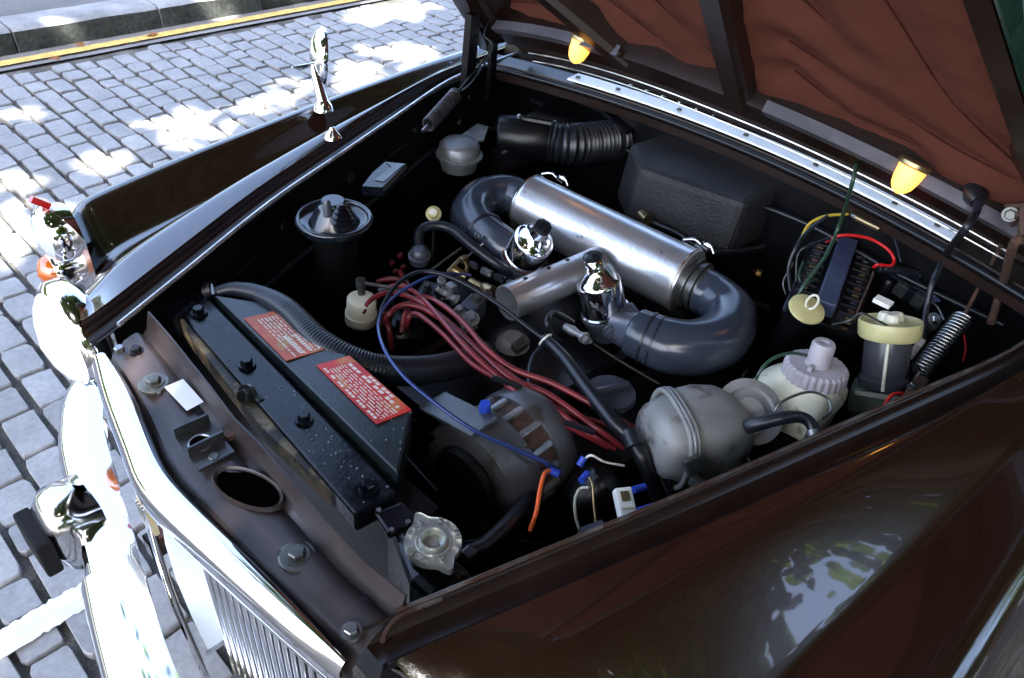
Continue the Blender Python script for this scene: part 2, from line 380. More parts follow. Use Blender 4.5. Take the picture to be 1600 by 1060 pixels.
# ================================================================== TREES (cast the dappled shade, seen in the paint)
gaps = []   # openings in the crowns, as spots of sun on the road
for px, py, r in [(330, 190, .24), (170, 252, .16), (25, 290, .15), (40, 181, .12), (300, 215, .2), (455, 138, .16), (535, 112, .2), (592, 122, .24), (581, 81, .14), (640, 84, .22), (677, 110, .2), (620, 12, .3), (567, 25, .22), (547, 143, .13), (30, 365, .22), (95, 335, .12), (-30, 380, .25), (240, 200, .12), (420, 165, .14)]:
    p = P(px, py, 0); gaps.append((p.x, p.y, r * .85, 0))
for x0, y0, z0, r in [(.30, -.62, 0, .06), (.1, -.25, .9, .17), (.10, .02, .9, .13), (.11, .25, .9, .10), (.08, -.25, .46, .10), (-.07, -.5, .85, .12), (-.1, -.25, .88, .05), (.0, -.72, .6, .15), (-2.2, -4.06, .08, .12), (-1.3, -4.05, .08, .07), (-2.75, -4.05, .08, .06), (-1.0, -4.6, .12, .12), (-2.6, -4.25, .12, .2)]:
    k = z0 / SUN.z; gaps.append((x0 - SUN.x * k, y0 - SUN.y * k, r, 0))
def crown(name, centre, rad, n, parent, seed, size=.13):
    rn = random.Random(seed); vs, fs = [], []; c = V(centre); made = 0
    blobs = []
    for i in range(150):
        d = V((rn.gauss(0, 1), rn.gauss(0, 1), rn.gauss(0, 1))).normalized() * (rn.random() ** .5)
        blobs.append((V((c.x + d.x * rad[0] * .88, c.y + d.y * rad[1] * .88, c.z + d.z * rad[2] * .8)), rn.uniform(.6, 1.3)))
    while made < n:
        q, br = rn.choice(blobs); p = q + V((rn.gauss(0, 1), rn.gauss(0, 1), rn.gauss(0, .8))) * br * .48
        k = p.z / SUN.z; gx, gy = p.x - SUN.x * k, p.y - SUN.y * k
        skip = False
        for x0, y0, r, _ in gaps:
            dx, dy = gx - x0, gy - y0
            if dx * dx + dy * dy < (r * (1 + .45 * noise.noise((dx * 6, dy * 6, x0))) + .03) ** 2: skip = True; break
        made += 1
        if skip and rn.random() > .012: continue
        sz = size * rn.uniform(.7, 1.3); nrm = V((rn.gauss(0, .6), rn.gauss(0, .6), 1)).normalized(); R = frame(nrm, (rn.uniform(-1, 1), rn.uniform(-1, 1), .1)); n0 = len(vs)
        for a, bb in ((-.5, 0), (-.15, .33), (.2, .3), (.55, 0), (.2, -.3), (-.15, -.33)): vs.append(p + R @ V((a * sz, bb * sz, (abs(bb) * .2) * sz)))
        fs.append((n0, n0 + 1, n0 + 2, n0 + 3)); fs.append((n0, n0 + 3, n0 + 4, n0 + 5))
    me = bpy.data.meshes.new(name); me.from_pydata([tuple(v) for v in vs], [], fs); me.materials.append(M["leaf"])
    o = link(name, me, parent, kind="stuff")
    return o
def tree(base, centre, rad, n, seed, label, size=.13):
    t = empty("broadleaf_tree", base, label=label, category="tree", group="street trees shading the car")
    b = B(); bs = V(base); c = V(centre)
    b.tube([bs, bs + V((.05, .1, 1.5)), bs * .8 + c * .2 + V((0, 0, .3)), c + V((0, 0, -rad[2] * .5))], [.24, .2, .16, .08], "bark", n=12)
    rn = random.Random(seed)
    for i in range(9):
        s0 = bs * .5 + c * .5 + V((0, 0, rn.uniform(-.5, 1))); s0 = bs.lerp(c, .5 + .05 * i)
        e = c + V((rn.uniform(-1, 1) * rad[0], rn.uniform(-1, 1) * rad[1], rn.uniform(-.3, .8) * rad[2]))
        b.tube([s0, s0.lerp(e, .5) + V((0, 0, .2)), e], [.07, .045, .015], "bark", n=7, step=3)
    b.done("trunk", t)
    crown("crown", centre, rad, n, t, seed, size)
tree((5.0, 4.6, 0), (2.7, .3, 6.6), (5.4, 4.1, 1.6), 110000, 11, "leafy street tree whose crown spreads over the front of the car", .15)
tree((-4.5, 5.6, 0), (-3.2, .9, 7.3), (4.2, 4.3, 1.7), 95000, 12, "leafy tree standing on the near pavement behind the windscreen", .21)
tree((-9.5, 4.8, 0), (-7.6, 2.6, 5.2), (3.2, 5.2, 2.9), 30000, 13, "unseen low tree added behind the car to darken its reflections", .2)  # out of view, added to cover the sky mirrored in the near wing
tree((1.5, 7.6, 0), (.8, 6.4, 5.0), (5.0, 2.8, 3.0), 36000, 14, "unseen bushy tree added opposite the bonnet to darken the bay", .18)  # out of view, added to cut the sky light on the near side

def foliage_screen(name, x0, x1, y0, h, d, n, seed):  # unseen leaf mass, added to darken the low horizon mirrored in the wings
    rn = random.Random(seed); vs, fs = [], []
    for i in range(n):
        x = rn.uniform(x0, x1); top = h * (.72 + .5 * noise.noise((x * .35, y0, seed))); z = top * rn.random() ** .7; y = y0 + rn.uniform(-d, d) * (1 - .4 * z / h)
        R = frame((rn.gauss(0, 1), rn.gauss(0, 1), rn.gauss(.4, .6))); sz = rn.uniform(.25, .45); n0 = len(vs)
        for a, c in ((-.5, 0), (0, .4), (.5, 0), (0, -.4)): vs.append(tuple(V((x, y, z)) + R @ V((a * sz, c * sz, 0))))
        fs.append((n0, n0 + 1, n0 + 2, n0 + 3))
    me = bpy.data.meshes.new(name); me.from_pydata(vs, [], fs); me.materials.append(M["leaf"]); return link(name, me, None, kind="stuff", label="unseen distant foliage added to darken paint reflections", category="trees")
foliage_screen("added_foliage", -30, 22, -20, 5.5, 2.5, 26000, 5)
foliage_screen("added_foliage", -30, 16, 10.5, 6.5, 1.6, 30000, 6)["label"] = "unseen foliage added on the near side to darken paint reflections"

# ================================================================== THE CAR
car = empty("saloon_car", (-1.9, 0, 0), label="dark brown saloon car with its bonnet raised over the engine bay, parked on grey setts", category="car")
def part(bb, name, parent=car, **k): return bb.done(name, parent, **k)

GX = [(0.02, .292), (-.06, .318), (-.4, .445), (-.75, .56), (-1.0, .64), (-1.2, .665), (-1.5, .68)]
ZG = [(0.02, .895), (-.06, .90), (-.4, .93), (-.98, .955), (-1.3, .965), (-1.5, .97)]
RX = [(0.02, .40), (-.06, .43), (-.15, .46), (-.3, .505), (-.6, .585), (-1.0, .675), (-1.3, .70), (-1.5, .71)]
def zg(x): return lerp(ZG, x)
def gx(x): return lerp(GX, x)
def wing_row(x, s):
    g, z0, yr = gx(x), zg(x), lerp(RX, x)
    nose = max(0., (x + .16) / .18) ** 2       # the top falls away to the lamps
    zr = z0 + .012 - .050 * nose
    zv = z0 + lerp([(0, -.078), (-.4, -.070), (-.7, -.046), (-1.0, -.014), (-1.5, 0)], x) - .03 * nose
    dip = lerp([(0.02, .045), (-.1, .045), (-.4, .035), (-.9, .012), (-1.3, 0.0), (-1.5, 0)], x)
    yv = lerp([(0.02, .61), (-.3, .625), (-.6, .665), (-1.0, .712), (-1.5, .735)], x)
    yf = lerp([(0.02, .725), (-.1, .73), (-.5, .745), (-1.0, .765), (-1.5, .775)], x)
    zf = z0 + lerp([(0, -.030), (-.15, -.022), (-.4, -.016), (-.7, -.004), (-1.1, .004)], x) - .05 * nose
    sh = g + .048
    if s > 0: zv += .034; yf += .03; yv += .02; zf += .012
    pr = [(g - .001, z0), (g + .003, z0), (g + .008, z0 - .016), (sh - .004, z0 - .018), (sh - .001, z0 + .002), (sh + .004, z0 + .006)]
    m1 = (sh + (yr - sh) * .5, z0 + .006 + (zr - z0 - .006) * .62)
    pr += [m1, (yr, zr), (yr + .012, zr - .002), (yv - .012, zv + .004), (yv, zv), (yv + .010, zv + .002), (yf - .022, zf - .004), (yf - .010, zf), (yf + .012, zf - .005), (yf + .04, zf - .05), (yf + .07, zf - .2), (yf + .085, .55), (yf + .07, .32)]
    out = []
    for y, z in pr:      # the fin's tip stops well behind the headlamp
        k = 1 - .62 * min(1, max(0, (y - yr) / (yv - yr))) if y > yr else 1 - .12 * max(0, (y - sh) / (yr - sh))
        out.append(V((x if x < -.2 else -.2 + (x + .2) * k, s * y, z)))
    return out
for s in (1, -1):
    xs = [-.02, -.035, -.05, -.07, -.1, -.14, -.18, -.24, -.3, -.4, -.5, -.6, -.7, -.8, -.9, -1.0, -1.1, -1.2, -1.3, -1.45, -1.6]
    b = B(); rows = [wing_row(x, s) for x in xs]; b.grid([r[5:] for r in rows], "brown_paint"); b.grid([r[:6] for r in rows], "brown_inner")
    # nose: the section turned down into the front panel
    r0 = rows[0]; inner = [p.copy() for p in r0[5:]]
    front = [V((p.x + .012, p.y, p.z - .02)) for p in inner]; low = [V((-.34, p.y, .74)) for p in inner]
    b.grid([inner, front, low], "brown_paint")
    o = part(b, "front_wing", label="glossy dark brown wing nearest the viewer, mirroring foliage" if s > 0 else "glossy dark brown far wing, bright with sky")
    bmd = o.modifiers.new("smooth", 'SUBSURF'); bmd.levels = 1; bmd.render_levels = 2
    # worn lip along the bay; a sky glint is put into the far one's metal
    b = B(); b.tube([V((x, s * (gx(x) - .001), zg(x) + .004)) for x in (-.06, -.2, -.4, -.6, -.8, -1.0, -1.15, -1.28)], .0042 if s < 0 else .003, "lip_metal" if s < 0 else "edge_worn", n=8); part(b, "gutter_lip")
    for x in (-.2, -.42, -.62, -.86, -1.08):
        b = B(); b.hexbolt((x, s * (gx(x) - .006), zg(x) - .055), (0, -s, .15), .008, .007, "bay_satin"); part(b, "bolt")

# inner wings, bulkhead, floor of the bay
b = B()
for s in (1, -1):
    b.grid([[V((x, s * (gx(x) - .0005 - .10 * max(0, k - .08)), zg(x) - .62 * k)) for x in (-.05, -.3, -.6, -.9, -1.2, -1.36)] for k in (0, .08, .3, 1)], "bay_black")
part(b, "inner_wing")
b = B(); b.grid([[V((-1.29 + .02 * k, y, .955 - .62 * k)) for y in (-.69, -.3, 0, .3, .69)] for k in (0, .5, 1)], "bay_satin"); part(b, "bulkhead")
b = B(); b.faces([(-1.4, -.8, .33), (-.2, -.8, .33), (-.2, .8, .33), (-1.4, .8, .33)], [(0, 1, 2, 3)], "bay_black"); part(b, "undertray")

# scuttle: brown channel, bright strip with pegs
def scx(y): return -1.33 + .10 * (y / .6) ** 2      # the scuttle bows rearwards in the middle
b = B(); Ys = [-.7 + .05 * i for i in range(29)]
b.grid([[V((scx(y) + dx, y, z)) for y in Ys] for dx, z in ((.05, .93), (.05, .948), (.03, .953), (.028, .962), (-.02, .968), (-.022, .96), (-.06, .955), (-.064, .985), (-.10, .99), (-.30, 1.0))], "brown_inner"); part(b, "scuttle")
ys2 = [-.47 + .94 * i / 30 for i in range(31)]
b = B(); b.grid([[V((scx(y) + dx, y, z)) for y in ys2] for dx, z in ((.030, .968), (.029, .972), (-.010, .976), (-.012, .972))], "aluminium_strip")
strip = part(b, "vent_strip", label="bright aluminium strip along the back of the bay")
for i in range(15):
    y = -.34 + .62 * i / 14; b = B(); b.box((scx(y) - .026, y, .981), (.030, .004, .004), "aluminium_strip"); part(b, "peg", strip)
for y in (-.455, -.35, -.19, -.02, .15, .33, .42):
    b = B(); b.lathe((scx(y) + .012, y, .974), (scx(y) + .012, y, .978), [(0, .006), (.8, .0055), (1, .003)], "dull_zinc", n=12); part(b, "screw", strip)
b = B(); b.tube([V((scx(y) + .044, y, .955)) for y in Ys[::2]], .006, "rubber", n=8, step=3); part(b, "rubber_seal")

for s in (1, -1):
    for dz in (.07, .20):
        b = B(); b.tube([V((x, s * (gx(x) - .004 - .1 * max(0, dz / .62 - .08)), zg(x) - dz)) for x in (-.12, -.4, -.7, -1.0, -1.22)], .004, "bay_satin", n=6); part(b, "pressed_seam")
    for x in (-.3, -.72, -1.02):
        c = V((x, s * (gx(x) - .012), zg(x) - .10)); b = B(); b.box(c, (.05, .006, .035), "bay_satin", bevel=.002); b.hexbolt(c + V((.012, -s * .003, 0)), (0, -s, 0), .006, .006, "dull_zinc"); b.hexbolt(c + V((-.012, -s * .003, 0)), (0, -s, 0), .006, .006, "dull_zinc"); part(b, "clip_bracket")
b = B(); b.tube([V((-.18, -gx(-.18) + .02, .79)), V((-.42, -gx(-.42) + .022, .80)), V((-.68, -gx(-.68) + .024, .81)), V((-.95, -gx(-.95) + .02, .82)), V((-1.2, -gx(-1.2) + .03, .80))], .006, "rubber_blue", n=8); part(b, "brake_pipe")
b = B(); b.tube([V((-1.262, y, .86 + .012 * sin(y * 9))) for y in (-.6, -.4, -.2, 0, .2, .4, .6)], .006, "rubber", n=8); part(b, "bulkhead_loom")
# ------------------------------------------------------------------ raised bonnet (hood), hinged at the rear
TH = radians(45); HO = V((-1.13, 0, 1.10)); tu = V((cos(TH), 0, sin(TH))); nu = V((-sin(TH), 0, cos(TH)))
def H(t, y, n=0.): return HO + tu * t + V((0, y, 0)) + nu * n
def hw(t): return .660 - .33 * max(t, -.1) if t < .7 else .414 - .10 * (t - .7)
bon = empty("bonnet_pivot", (0, 0, 0)); bpy.data.objects.remove(bon)
T = [-.10, -.06, 0, .1, .2, .3, .4, .5, .6, .7, .8, .9, 1.0, 1.1, 1.2]
b = B(); rows = []
for t in T:
    h = hw(t); r = []
    for y, n in ((-h - .005, -.055), (-h + .012, -.03), (-h + .07, .03), (-h * .55, .075), (0, .095), (h * .55, .075), (h - .07, .03), (h - .012, -.03), (h + .005, -.055)): r.append(H(t, y, n))
    rows.append(r)
b.grid(rows, "brown_paint")
for s in (-1, 1):   # the inner face of the side skirts and their rim
    b.grid([[H(t, s * (hw(t) + .005), -.085), H(t, s * (hw(t) - .02), -.08), H(t, s * (hw(t) - .03), -.02), H(t, s * (hw(t) - .055), .01)] for t in T] if False else [[H(t, s * (hw(t) + .003), -.056) for t in T], [H(t, s * (hw(t) - .03), -.053) for t in T], [H(t, s * (hw(t) - .034), -.03) for t in T], [H(t, s * (hw(t) - .10), .012) for t in T]], "brown_inner")
bonnet = part(b, "bonnet", label="raised bonnet with padded maroon lining")
def bow(y): return .11 - .42 * max(0, abs(y) - .05) ** 2 * .9
# rear cross member, stepped, following the scuttle's bow
b = B(); YY = [-.60 + .05 * i for i in range(25)]
for s0, s1 in ((0, 0),):
    b.grid([[H(bow(y) + dt, y, n) for y in YY] for dt, n in ((-.170, .05), (-.165, -.005), (-.138, -.012), (-.136, -.020), (-.108, -.024), (-.106, -.014), (-.068, -.020), (-.066, -.030), (-.030, -.032), (.0, -.034), (.004, -.012), (.006, .03))], "brown_inner")
part(b, "cross_member", bonnet)
for dt in (-.137, -.107):
    b = B(); b.tube([H(bow(y) + dt, y, -.0245 + (.003 if dt > -.12 else 0)) for y in YY[1:-1:2]], .0018, "lip_metal", n=6, step=4); part(b, "seam", bonnet)
for ya, yb in ((-.60, -.19), (.13, .60)):
    b = B(); n = 9; b.grid([[H(bow(y) + dt, y, nn) for y in [ya + (yb - ya) * i / n for i in range(n + 1)]] for dt, nn in ((-.012, -.0365), (.012, -.040), (.016, -.02))], "worn_lip")
    part(b, "worn_flange", bonnet, label="pale worn metal lip above the cross member")
# stiffening ribs
def rib(a, c, w0, w1, name="stiffening_rib", h=.04):
    bb = B(); a2, c2 = V((a[0], a[1], 0)), V((c[0], c[1], 0)); d = (c2 - a2).normalized(); q = V((-d.y, d.x, 0))
    rows = []
    for k, f, n in ((-1, 1, .02), (-1, .8, -h * .7), (-.8, .72, -h), (.8, .72, -h), (1, .8, -h * .7), (1, 1, .02)):
        rows.append([H((a2 + q * k * w0 * f).x, (a2 + q * k * w0 * f).y, n), H((c2 + q * k * w1 * f).x, (c2 + q * k * w1 * f).y, n)])
    bb.grid(rows, "brown_inner", smooth=False); return part(bb, name, bonnet)
rib((.08, .07), (1.15, .34 - .2), .030, .035)
rib((.07, -.19), (.42, -.62 + .12), .028, .03)
rib((.02, .66 - .02), (1.15, .42), .055, .05, h=.05)
rib((.02, -.66 + .02), (1.15, -.42), .055, .05, h=.05)
# padded lining, two panels with sewn creases
creases = [[(.19, .17), (.12, .26), (.09, .37)], [(.27, .17), (.20, .30), (.13, .42), (.10, .52)], [(.60, .24), (.40, .34), (.25, .42), (.13, .53)], [(.42, .17), (.35, .24), (.3, .28)],
           [(.55, -.55), (.30, -.30), (.14, -.12)], [(.5, -.28), (.26, -.08), (.12, .03)], [(.62, .02), (.34, .04)], [(.05, -.58), (.13, -.36), (.17, -.26)]]
def cr(t, y):
    dmin = 9
    for c in creases:
        for (a, p), (e, q) in zip(c, c[1:]):
            ux, uy = e - a, q - p; L2 = ux * ux + uy * uy; k = max(0, min(1, ((t - a) * ux + (y - p) * uy) / L2))
            dmin = min(dmin, math.hypot(t - a - ux * k, y - p - uy * k))
    return dmin
for ya, yb in ((-1, .05), (.06, 1)):
    rows = []
    for i in range(110):
        t = .04 + 1.1 * (i / 109) ** 1.3; h = hw(t) - .03; y0, y1 = (-h, .06 + .1 * t) if ya < 0 else (.05 + .1 * t, h); r = []
        for j in range(60):
            y = y0 + (y1 - y0) * j / 59; d = cr(t, y)
            n = .012 - .022 * (1 - math.exp(-(d / .05) ** 1.3)) + .006 * noise.noise((t * 9, y * 9, 1)) + .002 * noise.noise((t * 30, y * 30, 4))
            r.append(H(t, y, n))
        rows.append(r)
    b = B(); b.grid(rows, "maroon_cloth"); part(b, "padded_lining", bonnet)
for c_ in creases:
    b = B(); b.tube([H(t, y, .0105) for t, y in c_], .0012, "piping", n=6, step=5); part(b, "sewn_seam", bonnet)
# paper/metal tag strip seen on the flange left of the middle rib
b = B(); b.faces([PX(q[0], q[1], -1.085) for q in ((1017, 67), (1045, 75), (1043, 92), (1018, 84))] + [PX(q[0], q[1], -1.085) for q in ((1050, 78), (1155, 110), (1152, 127), (1048, 92))], [(0, 1, 2, 3), (4, 5, 6, 7)], "dull_zinc"); part(b, "metal_tag", bonnet)
# underbonnet lamps
for y, lab in ((-.365, "lit amber underbonnet lamp on the left"), (.365, "lit amber underbonnet lamp on the right")):
    c = H(bow(y) - .07, y, -.022); ax = (nu * -1 + V((0, 0, -1.6)) + V((.1, -.25, 0))).normalized()
    c = PX(*((912, 62) if y < 0 else (1430, 258)), -1.055)
    b = B(); b.lathe(c - ax * .006, c + ax * .005, [(0, .024), (.3, .028), (.8, .028), (1, .025)], "brass", n=28)
    lp = part(b, "lamp", bonnet, label=lab)
    b = B(); b.lathe(c + ax * .004, c + ax * .050, [(0, .023), (.1, .0225), (.45, .0205), (.72, .017), (.87, .012), (.96, .006), (1, .0005)], "bulb_glow", n=32); part(b, "lens", lp)
    b = B(); b.lathe(c + ax * .020, c + ax * .0495, [(0, .008), (.8, .007), (1, .002)], "bulb_core", n=12); part(b, "bulb", lp)
    for q in (-1, 1):
        b = B(); b.hexbolt(c + V((0, q * .022, 0)) + ax * .004, ax, .003, .004, "brass"); part(b, "screw", lp)
# hinge arms, props and springs
b = B(); b.box(PY(734, 82, -.60), (.028, .02, .17), "bay_satin", rot=frame((-.05, 0, 1))); b.box(PY(768, 112, -.62), (.02, .012, .14), "bay_satin"); part(b, "hinge_arm", label="black upright hinge arm beside the far wing")
A0, A1 = P(712, 148, .965), P(669, 196, .95)
b = B(); b.helix(A0, A1, rp(A0, 9.5), rp(A0, 2.0), 17, "bracket_steel"); b.tube([A1, P(660, 206, .945)], .004, "steel"); b.tube([A0, PY(772, 75, -.6)], .0025, "rubber"); part(b, "spring", label="dark coil spring below the far hinge")
A0, A1 = P(1504, 498, .90), P(1436, 582, .84)
b = B(); b.helix(A0, A1, rp(A0, 14), rp(A0, 2.3), 19, "steel", n=8); b.tube([A1, P(1428, 598, .83), P(1438, 608, .83), P(1447, 600, .83)], .004, "steel"); b.tube([A0, P(1545, 420, .95), PX(1590, 335, -1.05)], .0035, "rusty"); part(b, "spring", label="steel coil spring below the near hinge")
b = B(); b.tube([P(1548, 505, .88), P(1565, 450, .93), PX(1583, 385, -1.0), PX(1595, 375, -1.0)], .007, "rusty"); b.tube([PX(1600, 320, -1.06), PX(1598, 380, -1.02)], .006, "rusty"); b.tube([PX(1572, 322, -1.08), PX(1602, 322, -1.06)], .004, "rusty"); b.hexbolt(PX(1578, 335, -1.06), (1, .2, .3), .008, .010, "dull_zinc"); b.box(P(1432, 606, .83), (.05, .02, .02), "rusty", bevel=.003); b.hexbolt(P(1425, 606, .845), (0, 0, 1), .006, .01, "steel"); part(b, "hinge_arm", label="rusty hinge link beside the near spring")

# ------------------------------------------------------------------ windscreen and the rest of the body
b = B(); Yw = [-.64 + .08 * i for i in range(17)]
b.grid([[V((-1.60 - .52 * k + .10 * (1 - (y / .64) ** 2) * 1.0, y * (1 - .08 * k), 1.0 + .40 * k)) for y in Yw] for k in (0, .25, .5, .75, 1)], "windscreen_glass"); part(b, "windscreen", label="windscreen reflecting green foliage")
b = B()
for s in (1, -1):
    b.grid([[V((x, s * y, z)) for x in (-1.55, -2.2, -3.0, -3.8, -4.3)] for y, z in ((.72, .98), (.795, .88), (.86, .6), (.80, .28))], "brown_paint")
b.grid([[V((x, y, z - .10 * (y / .7) ** 4)) for y in (-.60, -.5, -.3, 0, .3, .5, .60)] for x, z in ((-2.06, 1.42), (-2.4, 1.50), (-3.0, 1.5), (-3.4, 1.42))], "brown_paint")
b.grid([[V((x, y, z)) for y in (-.72, 0, .72)] for x, z in ((-3.4, 1.40), (-3.75, 1.02), (-4.35, .93), (-4.42, .5))], "brown_paint")
for s in (1, -1):
    b.grid([[V((-1.62, s * .64, 1.0)), V((-2.12, s * .6, 1.41))], [V((-1.7, s * .70, .98)), V((-2.14, s * .64, 1.40))]], "chrome")
    b.grid([[V((x, s * .71, .99)) for x in (-1.7, -2.4, -3.0, -3.75)], [V((x, s * .62, 1.36)) for x in (-2.1, -2.4, -3.0, -3.4)]], "windscreen_glass")
part(b, "body_shell")

# ------------------------------------------------------------------ far wing furniture: lamps, mirror
def headlamp(s, lab):
    c = V((-.045, s * .462, .808)); R = .086
    b = B(); b.lathe(c + V((-.02, 0, 0)), c + V((.03, 0, 0)), [(0, R * .9), (.3, R * 1.10), (.8, R * 1.10), (1, R * .97)], "chrome", n=48)
    h = part(b, "headlamp", label=lab)
    b = B(); b.lathe(c + V((.024, 0, 0)), c + V((.064, 0, 0)), [(0, R * .96), (.3, R * .9), (.6, R * .72), (.85, R * .42), (1, .001)], "lamp_glass", n=48); part(b, "lens", h)
headlamp(-1, "round chromed headlamp of the far wing, glaring white"); headlamp(1, "round chromed headlamp of the near wing")
for s in (-1, 1):
    c = V((-.115, s * .715, .845)); R = .050
    b = B(); b.lathe(c + V((-.03, 0, 0)), c + V((.02, 0, 0)), [(0, R * 1.0), (.4, R * 1.12), (.8, R * 1.08), (1, R * .9)], "chrome", n=32)
    sl2 = part(b, "side_lamp", label="small chromed side lamp at the tip of the %s wing fin" % ("far" if s < 0 else "near"))
    b = B(); b.lathe(c + V((.018, 0, 0)), c + V((.035, 0, 0)), [(0, R * .88), (.5, R * .7), (1, .001)], "lamp_glass", n=28); part(b, "lens", sl2)
    b = B(); b.prism([c + V((.0, -.012, R + .004)), c + V((.0, .012, R + .004)), c + V((.022, .004, R + .022)), c + V((.024, -.004, R + .022))], .012, "red_lens"); part(b, "tell_tale", sl2)
    c = V((-.105, s * .735, .76))
    b = B(); b.lathe(c + V((-.03, 0, 0)), c + V((.012, 0, 0)), [(0, .036), (.8, .040), (1, .034)], "chrome", n=28)
    il = part(b, "indicator_lamp")
    b = B(); b.lathe(c + V((.010, 0, 0)), c + V((.036, 0, 0)), [(0, .033), (.5, .028), (.85, .015), (1, .001)], "amber_lens", n=28); part(b, "lens", il)
    b = B(); b.grid([[V((-.12, s * y, z)) for z in (.60, .7, .8, .90)] for y in (.57, .66, .70, .76)], "brown_paint"); part(b, "front_panel")
# wing mirror on the far wing
mb = P(505, 163, .955)
b = B(); b.lathe(mb - V((0, 0, .012)), mb + V((0, 0, .01)), [(0, .022), (.5, .019), (1, .011)], "chrome", n=20)
top = P(489, 101, 1.03); b.tube([mb, mb.lerp(top, .5), top], [.014, .011, .009], "chrome", n=12)
mir = part(b, "wing_mirror", label="chromed wing mirror on a stalk, seen edge on")
mc = P(498, 88, 1.04); tilt = V((.86, -.42, .10)).normalized(); Rm = frame(tilt, (0, 0, 1))
b = B(); rows = []
for rr, d in ((1., 0), (1.04, -.006), (.9, -.018), (.5, -.028), (.02, -.031)):
    rows.append([mc + Rm @ V((cos(a) * .060 * rr, sin(a) * .048 * rr, -d - .012)) for a in [2 * pi * k / 28 for k in range(28)]])
b.grid(rows, "chrome", True); part(b, "mirror_shell", mir)
b = B(); b.prism([mc + Rm @ V((cos(a) * .058, sin(a) * .046, -.006)) for a in [2 * pi * k / 28 for k in range(28)]], .004, "mirror_glass", nrm=-tilt); part(b, "mirror_glass", mir)
b = B(); b.tube([top, top + V((.03, .0, .0)), top + V((.05, -.002, .004))], [.005, .006, .002], "chrome", n=8); part(b, "clamp_screw", mir)
# small chrome stud on the far wing
j = P(520, 215, .965); b = B(); b.lathe(j, j + V((0, 0, .022)), [(0, .018), (.3, .015), (.7, .007), (1, .004)], "chrome", n=16); part(b, "chrome_stud")

# ------------------------------------------------------------------ slam panel between grille and radiator
sp = B()
outl_f = PT([(163, 560, .885), (190, 600, .885), (215, 655, .885), (238, 715, .885), (262, 752, .885), (330, 830, .885), (400, 900, .885), (470, 972, .885), (545, 1040, .885)])
outl_r = PT([(228, 520, .888), (262, 560, .888), (320, 635, .888), (360, 690, .888), (395, 725, .888), (440, 780, .888), (500, 850, .888), (560, 915, .888), (622, 968, .888)])
rows = [[V((p.x, p.y, p.z - .045)) for p in outl_f], [V((p.x - .003, p.y, p.z - .014)) for p in outl_f], [p.lerp(q, .12) + V((0, 0, -.010)) for p, q in zip(outl_f, outl_r)], [p.lerp(q, .2) + V((0, 0, .0)) for p, q in zip(outl_f, outl_r)]]
for k in (.35, .5, .65, .8): rows.append([p.lerp(q, k) + V((0, 0, {.35: .002, .5: .009, .65: .010, .8: .010}[k] - (.006 if i in (2, 5) else 0))) for i, (p, q) in enumerate(zip(outl_f, outl_r))])
rows.append([p.lerp(q, .93) + V((0, 0, .0)) for p, q in zip(outl_f, outl_r)])
rows.append([q + V((-.002, 0, .006)) for q in outl_r]); rows.append([q + V((-.010, 0, .034)) for q in outl_r]); rows.append([q + V((-.0125, 0, .034)) for q in outl_r]); rows.append([q + V((-.010, 0, -.04)) for q in outl_r])
sp.grid(rows, "brown_paint_dull"); slam = part(sp, "slam_panel", label="worn brown pressed steel panel behind the grille")
# oval access hole: darkness inside painted as a flat black sheet, rolled rim
hc = P(388, 765, .894); ub = (P(436, 775, .894) - P(340, 755, .894)) * .5; vb = (P(385, 735, .894) - P(392, 795, .894)) * .5
el = lambda a, k=1: hc + (ub * cos(a) + vb * sin(a)) * k * (1 + .08 * cos(2 * a + .6))
b = B(); N = 32
b.grid([[el(2 * pi * i / N, 1.12) + V((0, 0, .000)) for i in range(N)], [el(2 * pi * i / N, 1.05) + V((0, 0, .006)) for i in range(N)], [el(2 * pi * i / N, .98) + V((0, 0, .004)) for i in range(N)], [el(2 * pi * i / N, .95) + V((0, 0, .0015)) for i in range(N)]], "brown_paint_dull", True)
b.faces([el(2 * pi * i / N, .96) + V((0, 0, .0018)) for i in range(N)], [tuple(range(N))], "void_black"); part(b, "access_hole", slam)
b = B(); b.faces([p + V((0, 0, .0105)) for p in PT([(259, 614, .888), (288, 601, .888), (320, 637, .888), (294, 651, .888)])], [(0, 1, 2, 3)], "white_sticker"); part(b, "sticker", slam, label="blank white sticker on the brown panel")
# catch bracket
b = B(); q = PT([(277, 692, .895), (330, 668, .895), (368, 712, .895), (312, 742, .895)])
b.prism([p + V((0, 0, .008)) for p in q], .004, "bracket_steel", nrm=(0, 0, 1))
for a, c in ((0, 1), (3, 2)):
    e0, e1 = q[a] + V((0, 0, .008)), q[c] + V((0, 0, .008)); 
    if a == 3: e0, e1 = q[0].lerp(q[3], .62) + V((0, 0, .008)), q[1].lerp(q[2], .62) + V((0, 0, .008))
    b.prism([e0, e1, e1 + V((0, 0, .016)), e0 + V((0, 0, .016))], .003, "bracket_steel")
cb = part(b, "catch_bracket", slam, label="U shaped zinc bonnet catch with a round hole")
hcn = q[0].lerp(q[2], .42) + V((0, 0, .0085)); b = B(); b.lathe(hcn, hcn + V((0, 0, .001)), [(0, .013), (1, .0125)], "void_black", n=20); b.tube([hcn + V((cos(a) * .014, sin(a) * .014, .001)) for a in [2 * pi * i / 16 for i in range(17)]], .0015, "steel", n=6, step=1); part(b, "hole_rim", cb)
